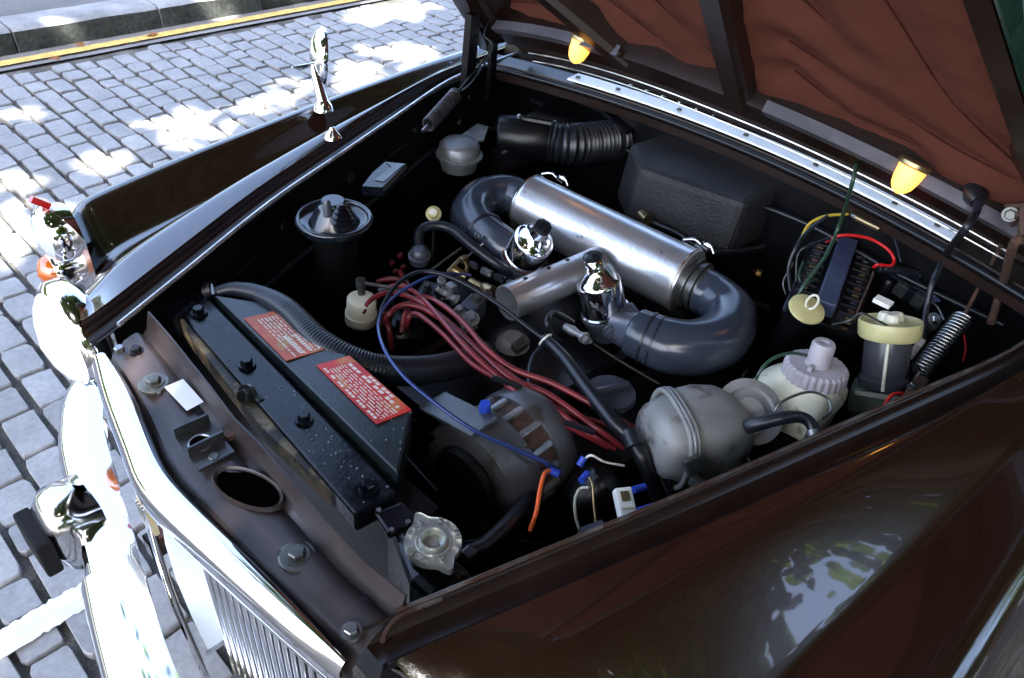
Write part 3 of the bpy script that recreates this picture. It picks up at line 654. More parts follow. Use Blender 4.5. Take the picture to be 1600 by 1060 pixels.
for px, py, m, r, wsh in [(240, 596, "dull_zinc", .010, 1), (299, 674, "dull_zinc", .007, 1), (335, 718, "dull_zinc", .007, 0), (361, 680, "rusty", .009, 0), (464, 866, "dull_zinc", .010, 1), (549, 986, "steel", .008, 1), (187, 548, "steel", .007, 0), (213, 548, "bay_satin", .007, 1), (520, 928, "dull_zinc", .003, 0), (248, 611, "dull_zinc", .003, 0)]:
    c = P(px, py, .898) + V((0, 0, -.003 if r > .005 else -.006)); b = B()
    if wsh and r == .010: b.lathe(c - V((0, 0, .004)), c + V((0, 0, .0012)), [(0, .021), (.8, .021), (1, .019)], m, n=24)
    b.hexbolt(c, (0, 0, 1), r, .010 if r > .004 else .004, m, washer=bool(wsh)); part(b, "bolt", slam)
b = B(); c = P(563, 952, .893); b.lathe(c, c + V((0, 0, .003)), [(0, .014), (.7, .0135), (1, .008)], "rubber", n=20); part(b, "rubber_bung", slam)
for q in ([(225, 596), (258, 583), (262, 596), (232, 612)], [(432, 862), (470, 845), (488, 862), (446, 888)]):
    b = B(); b.prism([P(*w_, .897) + V((0, 0, -.001)) for w_ in q], .004, "brown_paint_dull", nrm=(0, 0, 1)); part(b, "lug", slam)
# radiator support ends
b = B(); b.prism([P(*q, .885) for q in ((625, 968), (700, 905), (640, 955), (600, 1010))], .05, "bay_satin", nrm=(0, 0, 1)); 
b.tube(PT([(598, 1005, .895), (605, 985, .90), (630, 960, .905), (690, 935, .905)]), .003, "edge_worn", n=6); part(b, "front_corner_panel")

# ------------------------------------------------------------------ grille
gf = PT([(147, 562, .89), (160, 610, .89), (178, 660, .89), (200, 715, .89), (213, 762, .885), (290, 835, .885), (365, 905, .885), (440, 975, .885), (532, 1052, .885)])
gb = PT([(168, 552, .90), (205, 600, .90), (226, 655, .90), (245, 705, .90), (268, 745, .90), (335, 812, .90), (405, 878, .90), (475, 950, .90), (545, 1030, .90)])
b = B()
b.grid([[p + V((0, 0, -.045)) for p in gf], [p + V((.006, 0, -.03)) for p in gf], [p + V((.006, 0, -.008)) for p in gf], [p + V((.0, 0, .004)) for p in gf], [p.lerp(q, .4) + V((0, 0, .008)) for p, q in zip(gf, gb)], [p.lerp(q, .85) + V((0, 0, .004)) for p, q in zip(gf, gb)], [q + V((0, 0, -.012)) for q in gb]], "chrome")
grl = part(b, "grille", label="tall chromed radiator grille, its top blazing white", subsurf=2)
# slats: vertical bars over the near half (and the far half, hidden)
gl = lambda y: lerp2(y)
def lerp2(y):
    pts = sorted([(p.y, p.x) for p in gf])
    for (a, xa), (c, xc) in zip(pts, pts[1:]):
        if a <= y <= c: return xa + (xc - xa) * (y - a) / (c - a)
    return pts[0][1] if y < pts[0][0] else pts[-1][1]
yc = gf[4].y
for i in range(24):
    y = yc + .105 + .0145 * i
    if y > .31: break
    x0 = lerp2(y) - .010
    b = B(); b.lathe((x0, y, .34), (x0, y, .852), [(0, .0035), (.01, .0040), (.99, .0040), (1, .003)], "chrome_soft", n=8); part(b, "slat", grl)
for i in range(8):
    y = yc - .05 - .0125 * i
    if y < -.30: break
    x0 = lerp2(y) - .075
    b = B(); b.lathe((x0, y, .62), (x0, y, .852), [(0, .0035), (.01, .0040), (.99, .0040), (1, .003)], "chrome_soft", n=8); part(b, "slat", grl)
b = B(); b.grid([[V((lerp2(y) - .032, y, z)) for y in [.03 + .03 * i for i in range(10)]] for z in (.33, .85)], "grille_enamel"); part(b, "backing_mesh", grl)
# centre fillet: the smooth pale blade beneath the badge
cx = lerp2(yc)
b = B()
zt = [.83, .80, .72, .64, .56, .48, .42]
b.grid([[PX(px0 + (px1 - px0) * k, py0 + (py1 - py0) * k, .034 - .012 * k) for k in (0, .33, .66, 1)] for (px0, py0), (px1, py1) in (((250, 800), (312, 862)), ((258, 850), (322, 895)), ((275, 905), (338, 935)), ((298, 960), (352, 972)), ((326, 1018), (364, 992)))], "satin_panel", smooth=True)
part(b, "side_panel", grl, label="smooth satin pale panel beside the grille bars")
b = B(); b.tube([PX(222, 775, .035), PX(243, 850, .036), PX(272, 940, .036), PX(312, 1035, .036), PX(335, 1090, .03)], .006, "chrome", n=10, step=8); b.tube([PX(325, 1020, .036), PX(366, 992, .024)], .004, "chrome", n=8); part(b, "bead", grl)
b = B(); cxb = PX(231, 805, .042); b.box(cxb, (.008, .030, .062), "badge_gold", bevel=.003)
for k in range(4): b.box(cxb + V((.005, -.010 + .0066 * k, .002)), (.004, .0028, .046), "chrome_old", bevel=.0008)
part(b, "badge", grl, label="small gilt badge with upright bars at the top of the grille")

# ------------------------------------------------------------------ bumper
path = PT([(150, 592, .52), (120, 625, .51), (105, 680, .50), (125, 760, .49), (165, 850, .48), (200, 930, .48), (262, 1080, .48)])
pf = [(-.20, -.79, .46), (-.10, -.755, .46), (-.03, -.64, .46), (.012, -.50, .46), (.055, -.33, .46), (.095, -.18, .46), (.125, -.04, .46), (.125, .04, .46), (.095, .18, .46), (.055, .33, .46), (.012, .50, .46), (-.03, .64, .46), (-.10, .755, .46)]
pf = [V(p) for p in pf]; rows = []
prof = [(-.040, -.03), (-.040, .008), (-.015, .009), (0, .009), (.030, .007), (.042, -.002), (.048, -.02), (.046, -.07), (.03, -.10), (.0, -.105)]
def cat(pts, k=6):
    out = []
    for i in range(len(pts) - 1):
        p0, p1, p2, p3 = pts[max(i - 1, 0)], pts[i], pts[i + 1], pts[min(i + 2, len(pts) - 1)]
        for j in range(k):
            t = j / k; out.append(.5 * ((2 * p1) + (p2 - p0) * t + (2 * p0 - 5 * p1 + 4 * p2 - p3) * t * t + (3 * p1 - p0 - 3 * p2 + p3) * t ** 3))
    return out + [pts[-1]]
pc = cat(pf); 
for i, p in enumerate(pc):
    tg = (pc[min(i + 1, len(pc) - 1)] - pc[max(i - 1, 0)]).normalized(); nn = V((tg.y, -tg.x, 0))
    rows.append([p + nn * d + V((0, 0, z)) for d, z in prof])
b = B(); b.grid(rows, "chrome"); bump = part(b, "front_bumper", label="wide chromed front bumper, overexposed white")
b = B(); rws = []
i0 = min(range(len(pc)), key=lambda i: abs(pc[i].y + .27)); i1 = min(range(len(pc)), key=lambda i: abs(pc[i].y - .27))
for i in range(i0, i1 + 1):
    tg = (pc[min(i + 1, len(pc) - 1)] - pc[max(i - 1, 0)]).normalized(); nn = V((tg.y, -tg.x, 0)); rws.append([pc[i] + nn * d + V((0, 0, z)) for d, z in [(d * 1.12 + .004, zz * 1.05 + .004) for d, zz in prof]])
b.grid(rws, "chrome"); part(b, "centre_section", bump)
# overrider with rubber pad
for s in (-1, 1):
    c = V((.085, s * .445, .46)); b = B(); rows = []
    for z, wd, dp in ((.058, .01, -.03), (.056, .045, .0), (.048, .057, .025), (.02, .062, .042), (-.04, .062, .045), (-.09, .055, .035), (-.115, .03, .01)):
        rows.append([c + V((-.05 + (dp + .05) * (max(0, cos(a)) ** .5), wd * math.copysign(abs(sin(a)) ** .6, sin(a)), z - .02 * (1 - cos(a)))) for a in [-pi * .5 + pi * k / 18 for k in range(19)]])
    b.grid(rows, "chrome_old"); ov = part(b, "overrider", bump, label="chromed overrider with a black rubber pad" if s < 0 else None) if s < 0 else part(b, "overrider", bump)
    b = B(); b.box(c + V((.052, 0, -.03)), (.028, .105, .085), "pad_rubber", bevel=.006); part(b, "rubber_pad", ov)
b = B(); b.box((-.06, -.33, .40), (.12, .03, .05), "brown_inner", bevel=.003); b.box((-.06, .33, .40), (.12, .03, .05), "brown_inner", bevel=.003); part(b, "bumper_iron", bump)

# ------------------------------------------------------------------ radiator and its cowl
rad = B()
fl = PT([(252, 470, .872), (285, 458, .872), (330, 457, .872)])
q = PT([(254, 470, .872), (325, 455, .872), (615, 765, .872), (622, 775, .872), (550, 805, .872)])
top = PT([(262, 468, .872), (318, 456, .872), (622, 770, .872), (555, 806, .872)])
rad.prism(top, .035, "black_paint", nrm=(0, 0, 1))
rad = part(rad, "radiator", label="black painted radiator top panel spotted with drops", bevel=.004)
b = B(); e = PT([(272, 492, .868), (292, 490, .868), (480, 665, .868), (556, 790, .868), (548, 792, .868), (430, 690, .868), (330, 560, .868)]); b.prism([p - V((0, 0, .002)) for p in PT([(268, 478, .868), (292, 500, .868), (470, 690, .868), (553, 800, .868), (410, 668, .868), (300, 528, .868)])], .03, "rust_edge", nrm=(0, 0, 1)); part(b, "front_baffle", rad, label="tapering baffle with rust coloured edge")
b = B(); b.prism([V((-.15, -.40, .84)), V((-.15, .21, .84)), V((-.22, .21, .84)), V((-.22, -.40, .84))], .48, "bay_satin", nrm=(0, 0, 1)); part(b, "core", rad)
b = B(); b.prism(PT([(252, 472, .874), (283, 458, .874), (312, 470, .874), (272, 500, .874)]), .045, "black_paint", nrm=(0, 0, 1)); part(b, "far_mounting", rad, bevel=.008)
for px, py in ((311, 490), (386, 571), (475, 656), (577, 764)):
    c = P(px, py, .873); b = B(); b.hexbolt(c, (0, 0, 1), .009, .012, "black_paint"); part(b, "bolt", rad)
c = P(388, 617, .87); b = B(); b.hexbolt(c, (1, .3, .5), .011, .014, "dull_zinc"); b.box(c + V((-.01, .01, -.02)), (.012, .03, .05), "black_paint", rot=frame((.2, .1, 1)), bevel=.004); part(b, "stay_bracket", rad)
# cowl: sloped top with labels
cz = .884
A_, B_, C_, D_ = P(333, 460, cz), P(452, 479, cz), P(644, 640, cz), P(622, 742, cz - .004)
b = B(); b.prism([A_, B_, C_, D_], .055, "cowl_paint", nrm=(0, 0, 1)); cowl = part(b, "radiator_cowl", label="dark green-black fan cowl carrying two red warning labels", bevel=.0035)
def label(quad, m, seed, rows, heads):
    c = [P(*q_, cz) + V((0, 0, .0016)) for q_ in quad]; bb = B(); bb.prism([c[0] + V((0, 0, 0)), c[1], c[2], c[3]], .0014, m, nrm=(0, 0, 1)); rn = random.Random(seed)
    def at(u, v): return (c[0].lerp(c[1], 1 - v)).lerp(c[3].lerp(c[2], 1 - v), u) + V((0, 0, .0004))   # u along the label, v across from the rear edge
    def row(v, h, u0, u1, wl, wh, gap, gh):
        u = u0
        while u < u1:
            L = rn.uniform(wl, wh); L = min(L, u1 - u)
            # letters of a word, illegible in the photograph at this size, as small strokes
            k = max(1, int(L / (h * .55)))
            for i in range(k):
                a = u + L * i / k; e_ = a + L / k * (1 - gh)
                bb.faces([at(a, v - h / 2), at(e_, v - h / 2), at(e_, v + h / 2 * rn.uniform(.5, 1)), at(a, v + h / 2)], [(0, 1, 2, 3)], "label_ink", False)
            u += L + gap
    for v, h, u0, u1, wl, wh in heads: row(v, h, u0, u1, wl, wh, .035, .22)
    for v, h, u0, u1 in rows: row(v, h, u0, u1, .04, .12, .022, .12)
    return bb.done("warning_label", cowl)
l1 = label([(381, 499), (456, 481), (523, 542), (447, 565)], "label_rust", 4,
      [(.30 + .07 * i, .030, .10, .98 - .0 * i if i not in (2, 3, 5, 6) else .62) for i in range(8)], [(.14, .07, .17, .62, .3, .5), (.14, .07, .68, .94, .2, .3), (.28, .07, .64, .97, .3, .4), (.45, .08, .58, .97, .4, .5), (.64, .08, .55, .97, .4, .5)])
l1["label"] = "rust stained red label on the far half of the cowl"
l2 = label([(494, 572), (546, 557), (643, 642), (588, 664)], "label_red", 5,
      [(.36 + .085 * i, .036, .12, .97) for i in range(6)], [(.09, .09, .38, .78, .14, .2), (.22, .10, .12, .92, .1, .2), (.90, .08, .08, .95, .08, .16)])
l2["label"] = "bright red label on the near half of the cowl"
# drops of water standing on the paint
rn = random.Random(31); b = B()
for A4, zz, nd in (((P(268, 470, .872), P(318, 458, .872), P(618, 768, .872), P(556, 802, .872)), .8722, 70), ((A_, B_, C_, D_), cz + .0002, 26)):
    for _ in range(nd):
        u, v = rn.random() ** .6, rn.uniform(.04, .96); p = A4[0].lerp(A4[3], u).lerp(A4[1].lerp(A4[2], u), v); p.z = zz; r = rn.uniform(.0008, .0020)
        ring = [p + V((cos(2 * pi * k / 7) * r * rn.uniform(.85, 1.15), sin(2 * pi * k / 7) * r, 0)) for k in range(7)]; rg2 = [p.lerp(q, .6) + V((0, 0, r * .42)) for q in ring]
        b.faces(ring + rg2 + [p + V((0, 0, r * .55))], [(k, (k + 1) % 7, 7 + (k + 1) % 7, 7 + k) for k in range(7)] + [(7 + k, 7 + (k + 1) % 7, 14) for k in range(7)], "water")
part(b, "water_drops", rad, kind="stuff")
# header tank and cap at the near end
b = B(); hcq = P(640, 880, .86); b.prism(PT([(600, 800, .862), (640, 790, .862), (730, 900, .862), (690, 950, .862), (640, 905, .862)]), .14, "black_paint", nrm=(0, 0, 1)); ht = part(b, "header_tank", bevel=.012)
b = B(); b.prism(PT([(583, 800, .868), (630, 782, .868), (655, 812, .868), (607, 836, .868)]), .012, "black_paint", nrm=(0, 0, 1)); part(b, "near_mounting", rad, bevel=.004)
for px, py in ((612, 832), (638, 819), (592, 801)):
    b = B(); b.hexbolt(P(px, py, .868), (0, 0, 1), .004, .006, "steel", washer=False); part(b, "bolt", rad)
cc = P(677, 845, .895); cr_ = rp(cc, 45)
b = B(); N = 120
def capr(a, k=1.): 
    l = max(0, cos(a - a0)) ** 46 + max(0, cos(a - a0 - pi)) ** 46; return cr_ * k * (1 + .36 * l)
lug = P(652, 803, .895) - cc; a0 = math.atan2(lug.y, lug.x)
rr_ = []
for k, z in ((1., -.008), (1., -.001), (.975, .0015), (.955, -.0005)): rr_.append([cc + V((cos(a) * capr(a, k), sin(a) * capr(a, k), z)) for a in [2 * pi * i / N for i in range(N)]])
for k, z in ((.93, -.0005), (.64, -.0005), (.62, .0018), (.58, .0018), (.56, -.0005), (.50, -.0005), (.47, .006), (.42, .006), (.36, -.005), (.22, -.006), (.2, -.002), (.001, -.002)): rr_.append([cc + V((cos(a) * cr_ * k, sin(a) * cr_ * k, z)) for a in [2 * pi * i / N for i in range(N)]])
b.grid(rr_, "cap_zinc", True); b.lathe(cc + V((0, 0, -.045)), cc + V((0, 0, -.008)), [(0, cr_ * .8), (1, cr_ * .8)], "bay_satin", n=28)
cap = part(b, "radiator_cap", label="worn zinc radiator cap with raised lettering")
def arc_text(word, a_mid, radius, size, c, parent, flip=False):
    bb = B(); n = len(word); sp_ = size * .74 / radius
    for i, ch in enumerate(word):
        if ch == " ": continue
        a = a_mid + (i - (n - 1) / 2) * sp_ * (1 if flip else -1)
        cu = bpy.data.curves.new("t", 'FONT'); cu.body = ch; cu.size = size; cu.align_x = 'CENTER'; cu.align_y = 'CENTER'; cu.extrude = .0011; to = bpy.data.objects.new("t", cu); COL.objects.link(to)
        bpy.context.view_layer.update(); me = to.evaluated_get(bpy.context.evaluated_depsgraph_get()).to_mesh()
        rot = a - pi / 2 if not flip else a + pi / 2; p0 = c + V((cos(a) * radius, sin(a) * radius, .0012)); R = Matrix.Rotation(rot, 3, 'Z')
        bb.faces([p0 + R @ v.co for v in me.vertices], [tuple(p.vertices) for p in me.polygons], "cap_zinc", False)
        to.to_mesh_clear(); bpy.data.objects.remove(to); bpy.data.curves.remove(cu)
    return bb.done("lettering", parent)
d1 = P(632, 868, .895) - cc; d2 = P(712, 830, .895) - cc
arc_text("REMOVE CAP", math.atan2((P(640, 860, .895) - cc).y, (P(640, 860, .895) - cc).x), cr_ * .83, .0125, cc, cap)
arc_text("SLOWLY", math.atan2(d2.y, d2.x), cr_ * .83, .0125, cc, cap)
# hoses at the radiator
b = B(); b.tube(PT([(336, 458, .875), (365, 452, .882), (405, 460, .885), (450, 485, .885), (500, 535, .875), (560, 568, .86), (620, 580, .84), (690, 575, .80), (760, 555, .75)]), [.010, .012, .015, .019, .021, .023, .024, .024, .024], "rubber_blue", n=20, ribs=.018, rib_pitch=.005); part(b, "top_hose", label="thick ribbed blue-black coolant hose")
c = P(322, 455, .875); b = B(); b.tube([c + V((0, 0, 0)), P(334, 452, .88)], .014, "rubber", n=14); b.tube([P(329, 446, .885), P(334, 462, .88)], .004, "steel"); part(b, "hose_clip")
b = B(); b.tube(PT([(725, 867, .84), (760, 850, .82), (805, 805, .79), (845, 755, .73)]), .011, "rubber", n=14); part(b, "overflow_hose")
b = B(); b.tube(PT([(705, 885, .85), (725, 905, .84), (740, 925, .80)]), .009, "rubber", n=12); b.box(P(733, 866, .845), (.016, .016, .014), "bracket_steel", bevel=.003); part(b, "overflow_spout")

# ------------------------------------------------------------------ air cleaner
C0, C1 = P(824, 318, .80), P(1075, 440, .80)
rc = .066
b = B(); b.lathe(C0, C1, [(0, rc * .0), (0, rc * .9), (.004, rc * .98), (.012, rc * 1.02), (.03, rc), (.97, rc), (.985, rc * 1.02), (1, rc * 1.0), (1.0, rc * .92), (1.0, 0)], "hammered_silver", n=48)
ac = part(b, "air_cleaner", label="large silver hammered metal air cleaner drum across the engine")
ax = (C1 - C0).normalized()
b = B(); ur = ax.orthogonal().normalized(); vr = ax.cross(ur)
b.tube([C1 - ax * .006 + (ur * cos(a) + vr * sin(a)) * rc * 1.015 for a in [2 * pi * i / 24 for i in range(25)]], .0022, "silver_edge", n=6, step=1); b.tube([C0 + ax * .004 + (ur * cos(a) + vr * sin(a)) * rc * 1.01 for a in [2 * pi * i / 24 for i in range(25)]], .0022, "steel", n=6, step=1); part(b, "rim", ac)
cl = P(1102, 452, .80)
b = B(); b.lathe(C1, C1 + ax * .035, [(0, rc * .72), (.2, rc * .72), (.25, rc * .8), (.35, rc * .8), (.4, rc * .7), (.6, rc * .7), (.65, rc * .77), (.8, rc * .77), (.85, rc * .66), (1, rc * .66)], "dull_zinc", n=32); part(b, "collar", ac)
for i, (px, py) in enumerate(((868, 278), (1092, 382))):
    c = P(px, py, .85); b = B(); b.tube([c + V((.012, -.03, 0)), c + V((.004, -.01, .008)), c + V((0, .006, .002)), c + V((-.004, .02, .008)), c + V((-.004, .034, -.006))], .003, "chrome", n=8); b.box(c + V((0, .015, .002)), (.012, .02, .006), "chrome", rot=frame((.3, .2, 1)), bevel=.002); part(b, "spring_clip", ac)
I0, I1 = P(935, 412, .795), P(792, 474, .79)
ri = rp(I1, 29)
b = B(); b.lathe(I0, I1, [(0, ri), (.99, ri), (1, ri * 1.01), (1, ri * .95), (.9, ri * .93), (.6, ri * .9)], "hammered_silver", n=36)
ip = part(b, "intake_pipe", ac, label="open mouthed silver intake pipe")
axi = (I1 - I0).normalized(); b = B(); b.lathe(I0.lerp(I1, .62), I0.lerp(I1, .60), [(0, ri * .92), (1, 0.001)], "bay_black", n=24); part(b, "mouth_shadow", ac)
upv = (V((0, 0, 1)) - axi * axi.z).normalized(); sd = axi.cross(upv)
for f, k in ((.55, .25), (.80, .2), (.34, .3)):
    c = I0.lerp(I1, f) + (upv * cos(k) + sd * sin(k)) * ri; nrm = (upv * cos(k) + sd * sin(k)); b = B(); b.lathe(c - nrm * .001, c + nrm * .0012, [(0, .0045), (1, .0042)], "bay_black", n=12); part(b, "hole", ac)
# elbows
def elbow(pix, r, lab):
    bb = B(); bb.tube(PT(pix), r, "slate_plastic", n=32, step=10); return part(bb, "intake_elbow", label=lab)
e1 = elbow([(1098, 455, .80), (1118, 466, .80), (1141, 492, .80), (1130, 526, .80), (1090, 543, .80), (1045, 540, .80), (1008, 526, .80), (992, 518, .80)], [.047, .046, .049, .051, .051, .050, .046, .044], "smooth slate grey elbow at the near end of the air cleaner")
for px, py, dx in ((1012, 528, 0), (1026, 534, 0)):
    c = P(px, py, .80); d = (P(1045, 540, .80) - P(1000, 522, .80)).normalized(); b = B(); b.lathe(c - d * .002, c + d * .002, [(0, .0485), (1, .0485)], "rubber_blue", n=32); part(b, "band", e1)
e2 = elbow([(815, 314, .80), (790, 305, .80), (755, 312, .80), (738, 335, .80), (752, 362, .80), (785, 385, .80), (805, 398, .79)], [.046, .046, .047, .048, .045, .040, .036], "slate grey elbow at the far end of the air cleaner")
c = P(757, 366, .80); d = (P(785, 385, .80) - P(745, 350, .80)).normalized(); b = B(); b.lathe(c - d * .003, c + d * .003, [(0, .047), (1, .0455)], "rubber_blue", n=32); b.hexbolt(P(745, 368, .83), (0, 1, .3), .005, .01, "dull_zinc"); part(b, "band", e2)
# carburettors: chromed dashpots
def carb(base, top, k, lab):
    A, Bt = P(*base), P(*top); L = (Bt - A).length; bb = B()
    bb.lathe(A, Bt, [(-.02, k * .98), (.02, k * 1.10), (.05, k * 1.10), (.06, k), (.55, k * .97), (.60, k * .93), (.63, k * .80), (.78, k * .46), (.84, k * .42), (.98, k * .40), (1, k * .33)], "chrome_soft", n=48)
    cb_ = part(bb, "carburettor", label=lab); bb = B(); ax_ = (Bt - A).normalized()
    bb.lathe(Bt - ax_ * .004, Bt + ax_ * .012, [(0, k * .34), (.2, k * .42), (.8, k * .40), (1, k * .2)], "rubber", n=8, smooth=False); part(bb, "damper_cap", cb_)
    bb = B(); bb.lathe(A - ax_ * .05, A, [(0, k * .8), (.5, k * .95), (.9, k * 1.12), (1, k * 1.12)], "cast_blue_grey", n=24); part(bb, "body", cb_)
    return cb_
ca = carb((946, 488, .775), (926, 404, .885), .043, "near carburettor with tall polished chrome dashpot")
cb2 = carb((818, 400, .80), (847, 357, .885), .043, "far carburettor with squat polished chrome dashpot")
b = B(); b.box(P(975, 505, .775), (.055, .06, .05), "cast_blue_grey", rot=frame((.1, 0, 1), (.4, 1, 0)), bevel=.008); b.lathe(P(965, 512, .77), P(1000, 522, .79), [(0, .030), (1, .040)], "cast_blue_grey", n=24); b.hexbolt(P(984, 528, .79), (.6, .8, .2), .008, .012, "cast_blue_grey"); b.hexbolt(P(952, 518, .78), (.6, .8, .2), .009, .012, "cast_blue_grey"); part(b, "inlet_flange", ca)
b = B(); b.tube(PT([(952, 415, .86), (962, 430, .86), (970, 465, .82), (976, 488, .79)]), .005, "cast_alloy", n=8); part(b, "web", ca)
# linkage and unions
b = B(); b.tube(PT([(975, 492, .79), (1010, 500, .78)]), .004, "steel"); part(b, "throttle_spindle", ca)
lk = B(); lk.tube(PT([(668, 427, .78), (720, 388, .80)]), .003, "dull_zinc", n=6); lk.tube(PT([(722, 408, .80), (755, 380, .82)]), .0018, "steel", n=6); part(lk, "linkage_rod")
seg = lambda l, r, m: [bb.tube(PT(l), r, m, n=12, smooth=True) for bb in [b]]
b = B(); seg([(735, 440, .78), (765, 456, .78)], .009, "brass"); b.lathe(P(752, 448, .78), P(768, 458, .78), [(0, .008), (.3, .013), (1, .015)], "brass", n=18); part(b, "fuel_union", label="brass fuel union by the intake pipe")
b = B(); b.tube(PT([(700, 425, .79), (712, 412, .80), (722, 405, .80), (730, 418, .79), (722, 432, .78)]), .004, "brass", n=8); b.box(P(725, 405, .80), (.018, .012, .012), "brass", bevel=.002); b.lathe(P(705, 420, .79), P(728, 432, .78), [(0, .012), (.5, .008), (1, .012)], "brass", n=14); part(b, "lever")
b = B()
for t in range(4): b.lathe(P(733 + 20 * t, 412 + 10 * t, .79), P(749 + 20 * t, 420 + 10 * t, .79), [(0, .007), (.15, .009), (.85, .009), (1, .007)], "dull_zinc" if t % 2 else "bay_satin", n=8, smooth=False)
part(b, "throttle_shaft")
b = B(); b.box(P(725, 470, .76), (.09, .07, .05), "bay_satin", rot=frame((0, 0, 1), (1, .5, 0)), bevel=.008); b.box(P(738, 485, .77), (.05, .035, .04), "cast_blue_grey", rot=frame((0, 0, 1), (1, .3, 0)), bevel=.005)
for px, py in ((688, 455), (700, 462), (712, 470)): b.hexbolt(P(px, py, .785), (.5, -.5, .6), .008, .012, "cast_alloy")
b.box(P(705, 450, .795), (.014, .02, .016), "cast_alloy", bevel=.002); b.box(P(672, 470, .76), (.06, .05, .05), "bay_satin", rot=frame((0, 0, 1), (1, .5, 0)), bevel=.006); 
for px, py, z, m, r in ((690, 440, .80, "cast_alloy", .006), (746, 470, .79, "dull_zinc", .009), (762, 462, .79, "steel", .006), (735, 500, .78, "cast_alloy", .012), (718, 488, .78, "cast_alloy", .008), (668, 452, .79, "dull_zinc", .007)):
    b.hexbolt(P(px, py, z), (.3, .2, 1), r, .016, m)
b.tube(PT([(655, 462, .79), (680, 470, .80), (705, 485, .79), (730, 520, .77)]), .0035, "cast_alloy", n=8); b.tube(PT([(690, 505, .78), (715, 515, .78), (745, 512, .77)]), .003, "steel", n=8)
part(b, "choke_housing", label="small alloy housings between the plug leads and the intake pipe")
b = B(); b.tube(PT([(895, 505, .77), (868, 490, .79), (856, 500, .80), (858, 520, .78), (875, 535, .76)]), .007, "rubber", n=12); b.lathe(P(882, 510, .78), P(925, 535, .78), [(0, .007), (.3, .01), (.5, .006), (.7, .009), (1, .004)], "cast_alloy", n=10); b.hexbolt(P(912, 527, .785), (.3, .8, 0), .008, .014, "cast_alloy"); part(b, "fuel_pipe")
b = B(); b.tube(PT([(928, 538, .775), (975, 568, .77), (1030, 600, .76)]), .0022, "dull_zinc", n=6); part(b, "choke_cable")
# breather hose and filter cap on far side
b = B(); b.tube(PT([(655, 388, .80), (655, 366, .82), (668, 354, .83), (700, 356, .83), (735, 382, .82), (775, 412, .80), (800, 425, .78)]), .010, "rubber_blue", n=14); part(b, "breather_hose")
b = B(); A, Bt = P(656, 408, .775), P(655, 388, .81); b.lathe(A, Bt, [(0, .020), (.3, .023), (.5, .023), (.55, .019), (.9, .016), (1, .009)], "cast_blue_grey", n=24); part(b, "breather_cap")
c = P(678, 335, .83); b = B(); b.lathe(c, c + V((.012, .01, .012)), [(0, .016), (.4, .016), (.5, .010), (1, .009)], "yellowed_plastic", n=20); b.lathe(c + V((.012, .01, .012)), c + V((.013, .011, .0125)), [(0, .009), (1, .001)], "white_plastic", n=16); b.tube([c, c + V((0, 0, -.12))], .003, "dull_zinc"); part(b, "dipstick", label="cream ended dipstick")
# white filter cup
A, Bt = P(564, 502, .765), P(565, 466, .82); b = B(); b.lathe(A, Bt, [(0, .026), (.05, .029), (.4, .029), (.42, .0265), (.95, .026), (1, .023), (1, .01)], "cream_plastic", n=28); fc = part(b, "fuel_filter", label="cream cylindrical fuel filter beside the leads")
b = B(); b.lathe(P(565, 460, .82), P(563, 436, .85), [(0, .007), (.4, .007), (.45, .009), (1, .009)], "dull_zinc", n=12); b.tube(PT([(568, 442, .845), (600, 448, .82), (640, 455, .80)]), .003, "cast_alloy", n=6); part(b, "outlet_union", fc)
# distributor with caps
b = B(); c = P(628, 535, .70); b.lathe(c, c + V((0, 0, .06)), [(0, .05), (.7, .05), (.85, .045), (1, .03)], "bay_satin", n=28)
for a in range(8): b.lathe(c + V((.034 * cos(a * pi / 4), .034 * sin(a * pi / 4), .04)), c + V((.034 * cos(a * pi / 4), .034 * sin(a * pi / 4), .085)), [(0, .009), (.7, .0085), (1, .006)], "rubber", n=10)
part(b, "distributor")
leads = [
 [(565, 520, .69), (567, 490, .80), (585, 465, .82), (620, 458, .82), (670, 480, .82), (720, 520, .82), (765, 565, .82), (800, 592, .82), (860, 618, .815), (930, 668, .80), (975, 700, .77)],
 [(598, 530, .69), (603, 500, .80), (625, 478, .82), (660, 482, .82), (710, 515, .82), (760, 560, .82), (795, 585, .82), (855, 630, .815), (920, 678, .80), (960, 700, .77)],
 [(595, 455, .80), (622, 446, .82), (650, 458, .82), (690, 500, .83), (730, 545, .83), (780, 590, .82), (840, 640, .815), (900, 672, .80), (950, 698, .77)],
 [(632, 480, .80), (655, 465, .82), (680, 470, .82), (720, 500, .825), (760, 545, .825), (805, 578, .82), (865, 600, .815), (940, 640, .80), (990, 668, .77)],
 [(640, 540, .69), (636, 505, .79), (650, 490, .81), (690, 520, .81), (740, 570, .81), (800, 602, .81), (850, 622, .805), (900, 650, .79), (985, 672, .76)]]
for i, l in enumerate(leads):
    b = B(); b.tube(PT(l), .0050, "red_lead", n=10, step=8); ld = part(b, "plug_lead")
    b = B(); q0, q1, q2 = PT(l[:3]); b.tube([q0, q0.lerp(q1, .5)], [.0095, .0075], "rubber", n=10); part(b, "boot", ld)
for l in ([(612, 545, .74), (608, 515, .78), (602, 490, .79)], [(628, 520, .77), (632, 495, .79), (640, 480, .80)], [(590, 440, .76), (610, 436, .77), (632, 440, .77), (640, 450, .77)], [(612, 455, .78), (630, 440, .80), (625, 425, .78)]):
    b = B(); b.tube(PT(l), .0055, "red_lead", n=8); part(b, "plug_lead")
for px, py in ((612, 412), (625, 400), (630, 418), (618, 425)):
    b = B(); b.box(P(px, py, .70), (.013, .010, .010), "red_lead", rot=frame((.3, .2, 1)), bevel=.003); part(b, "red_connector")
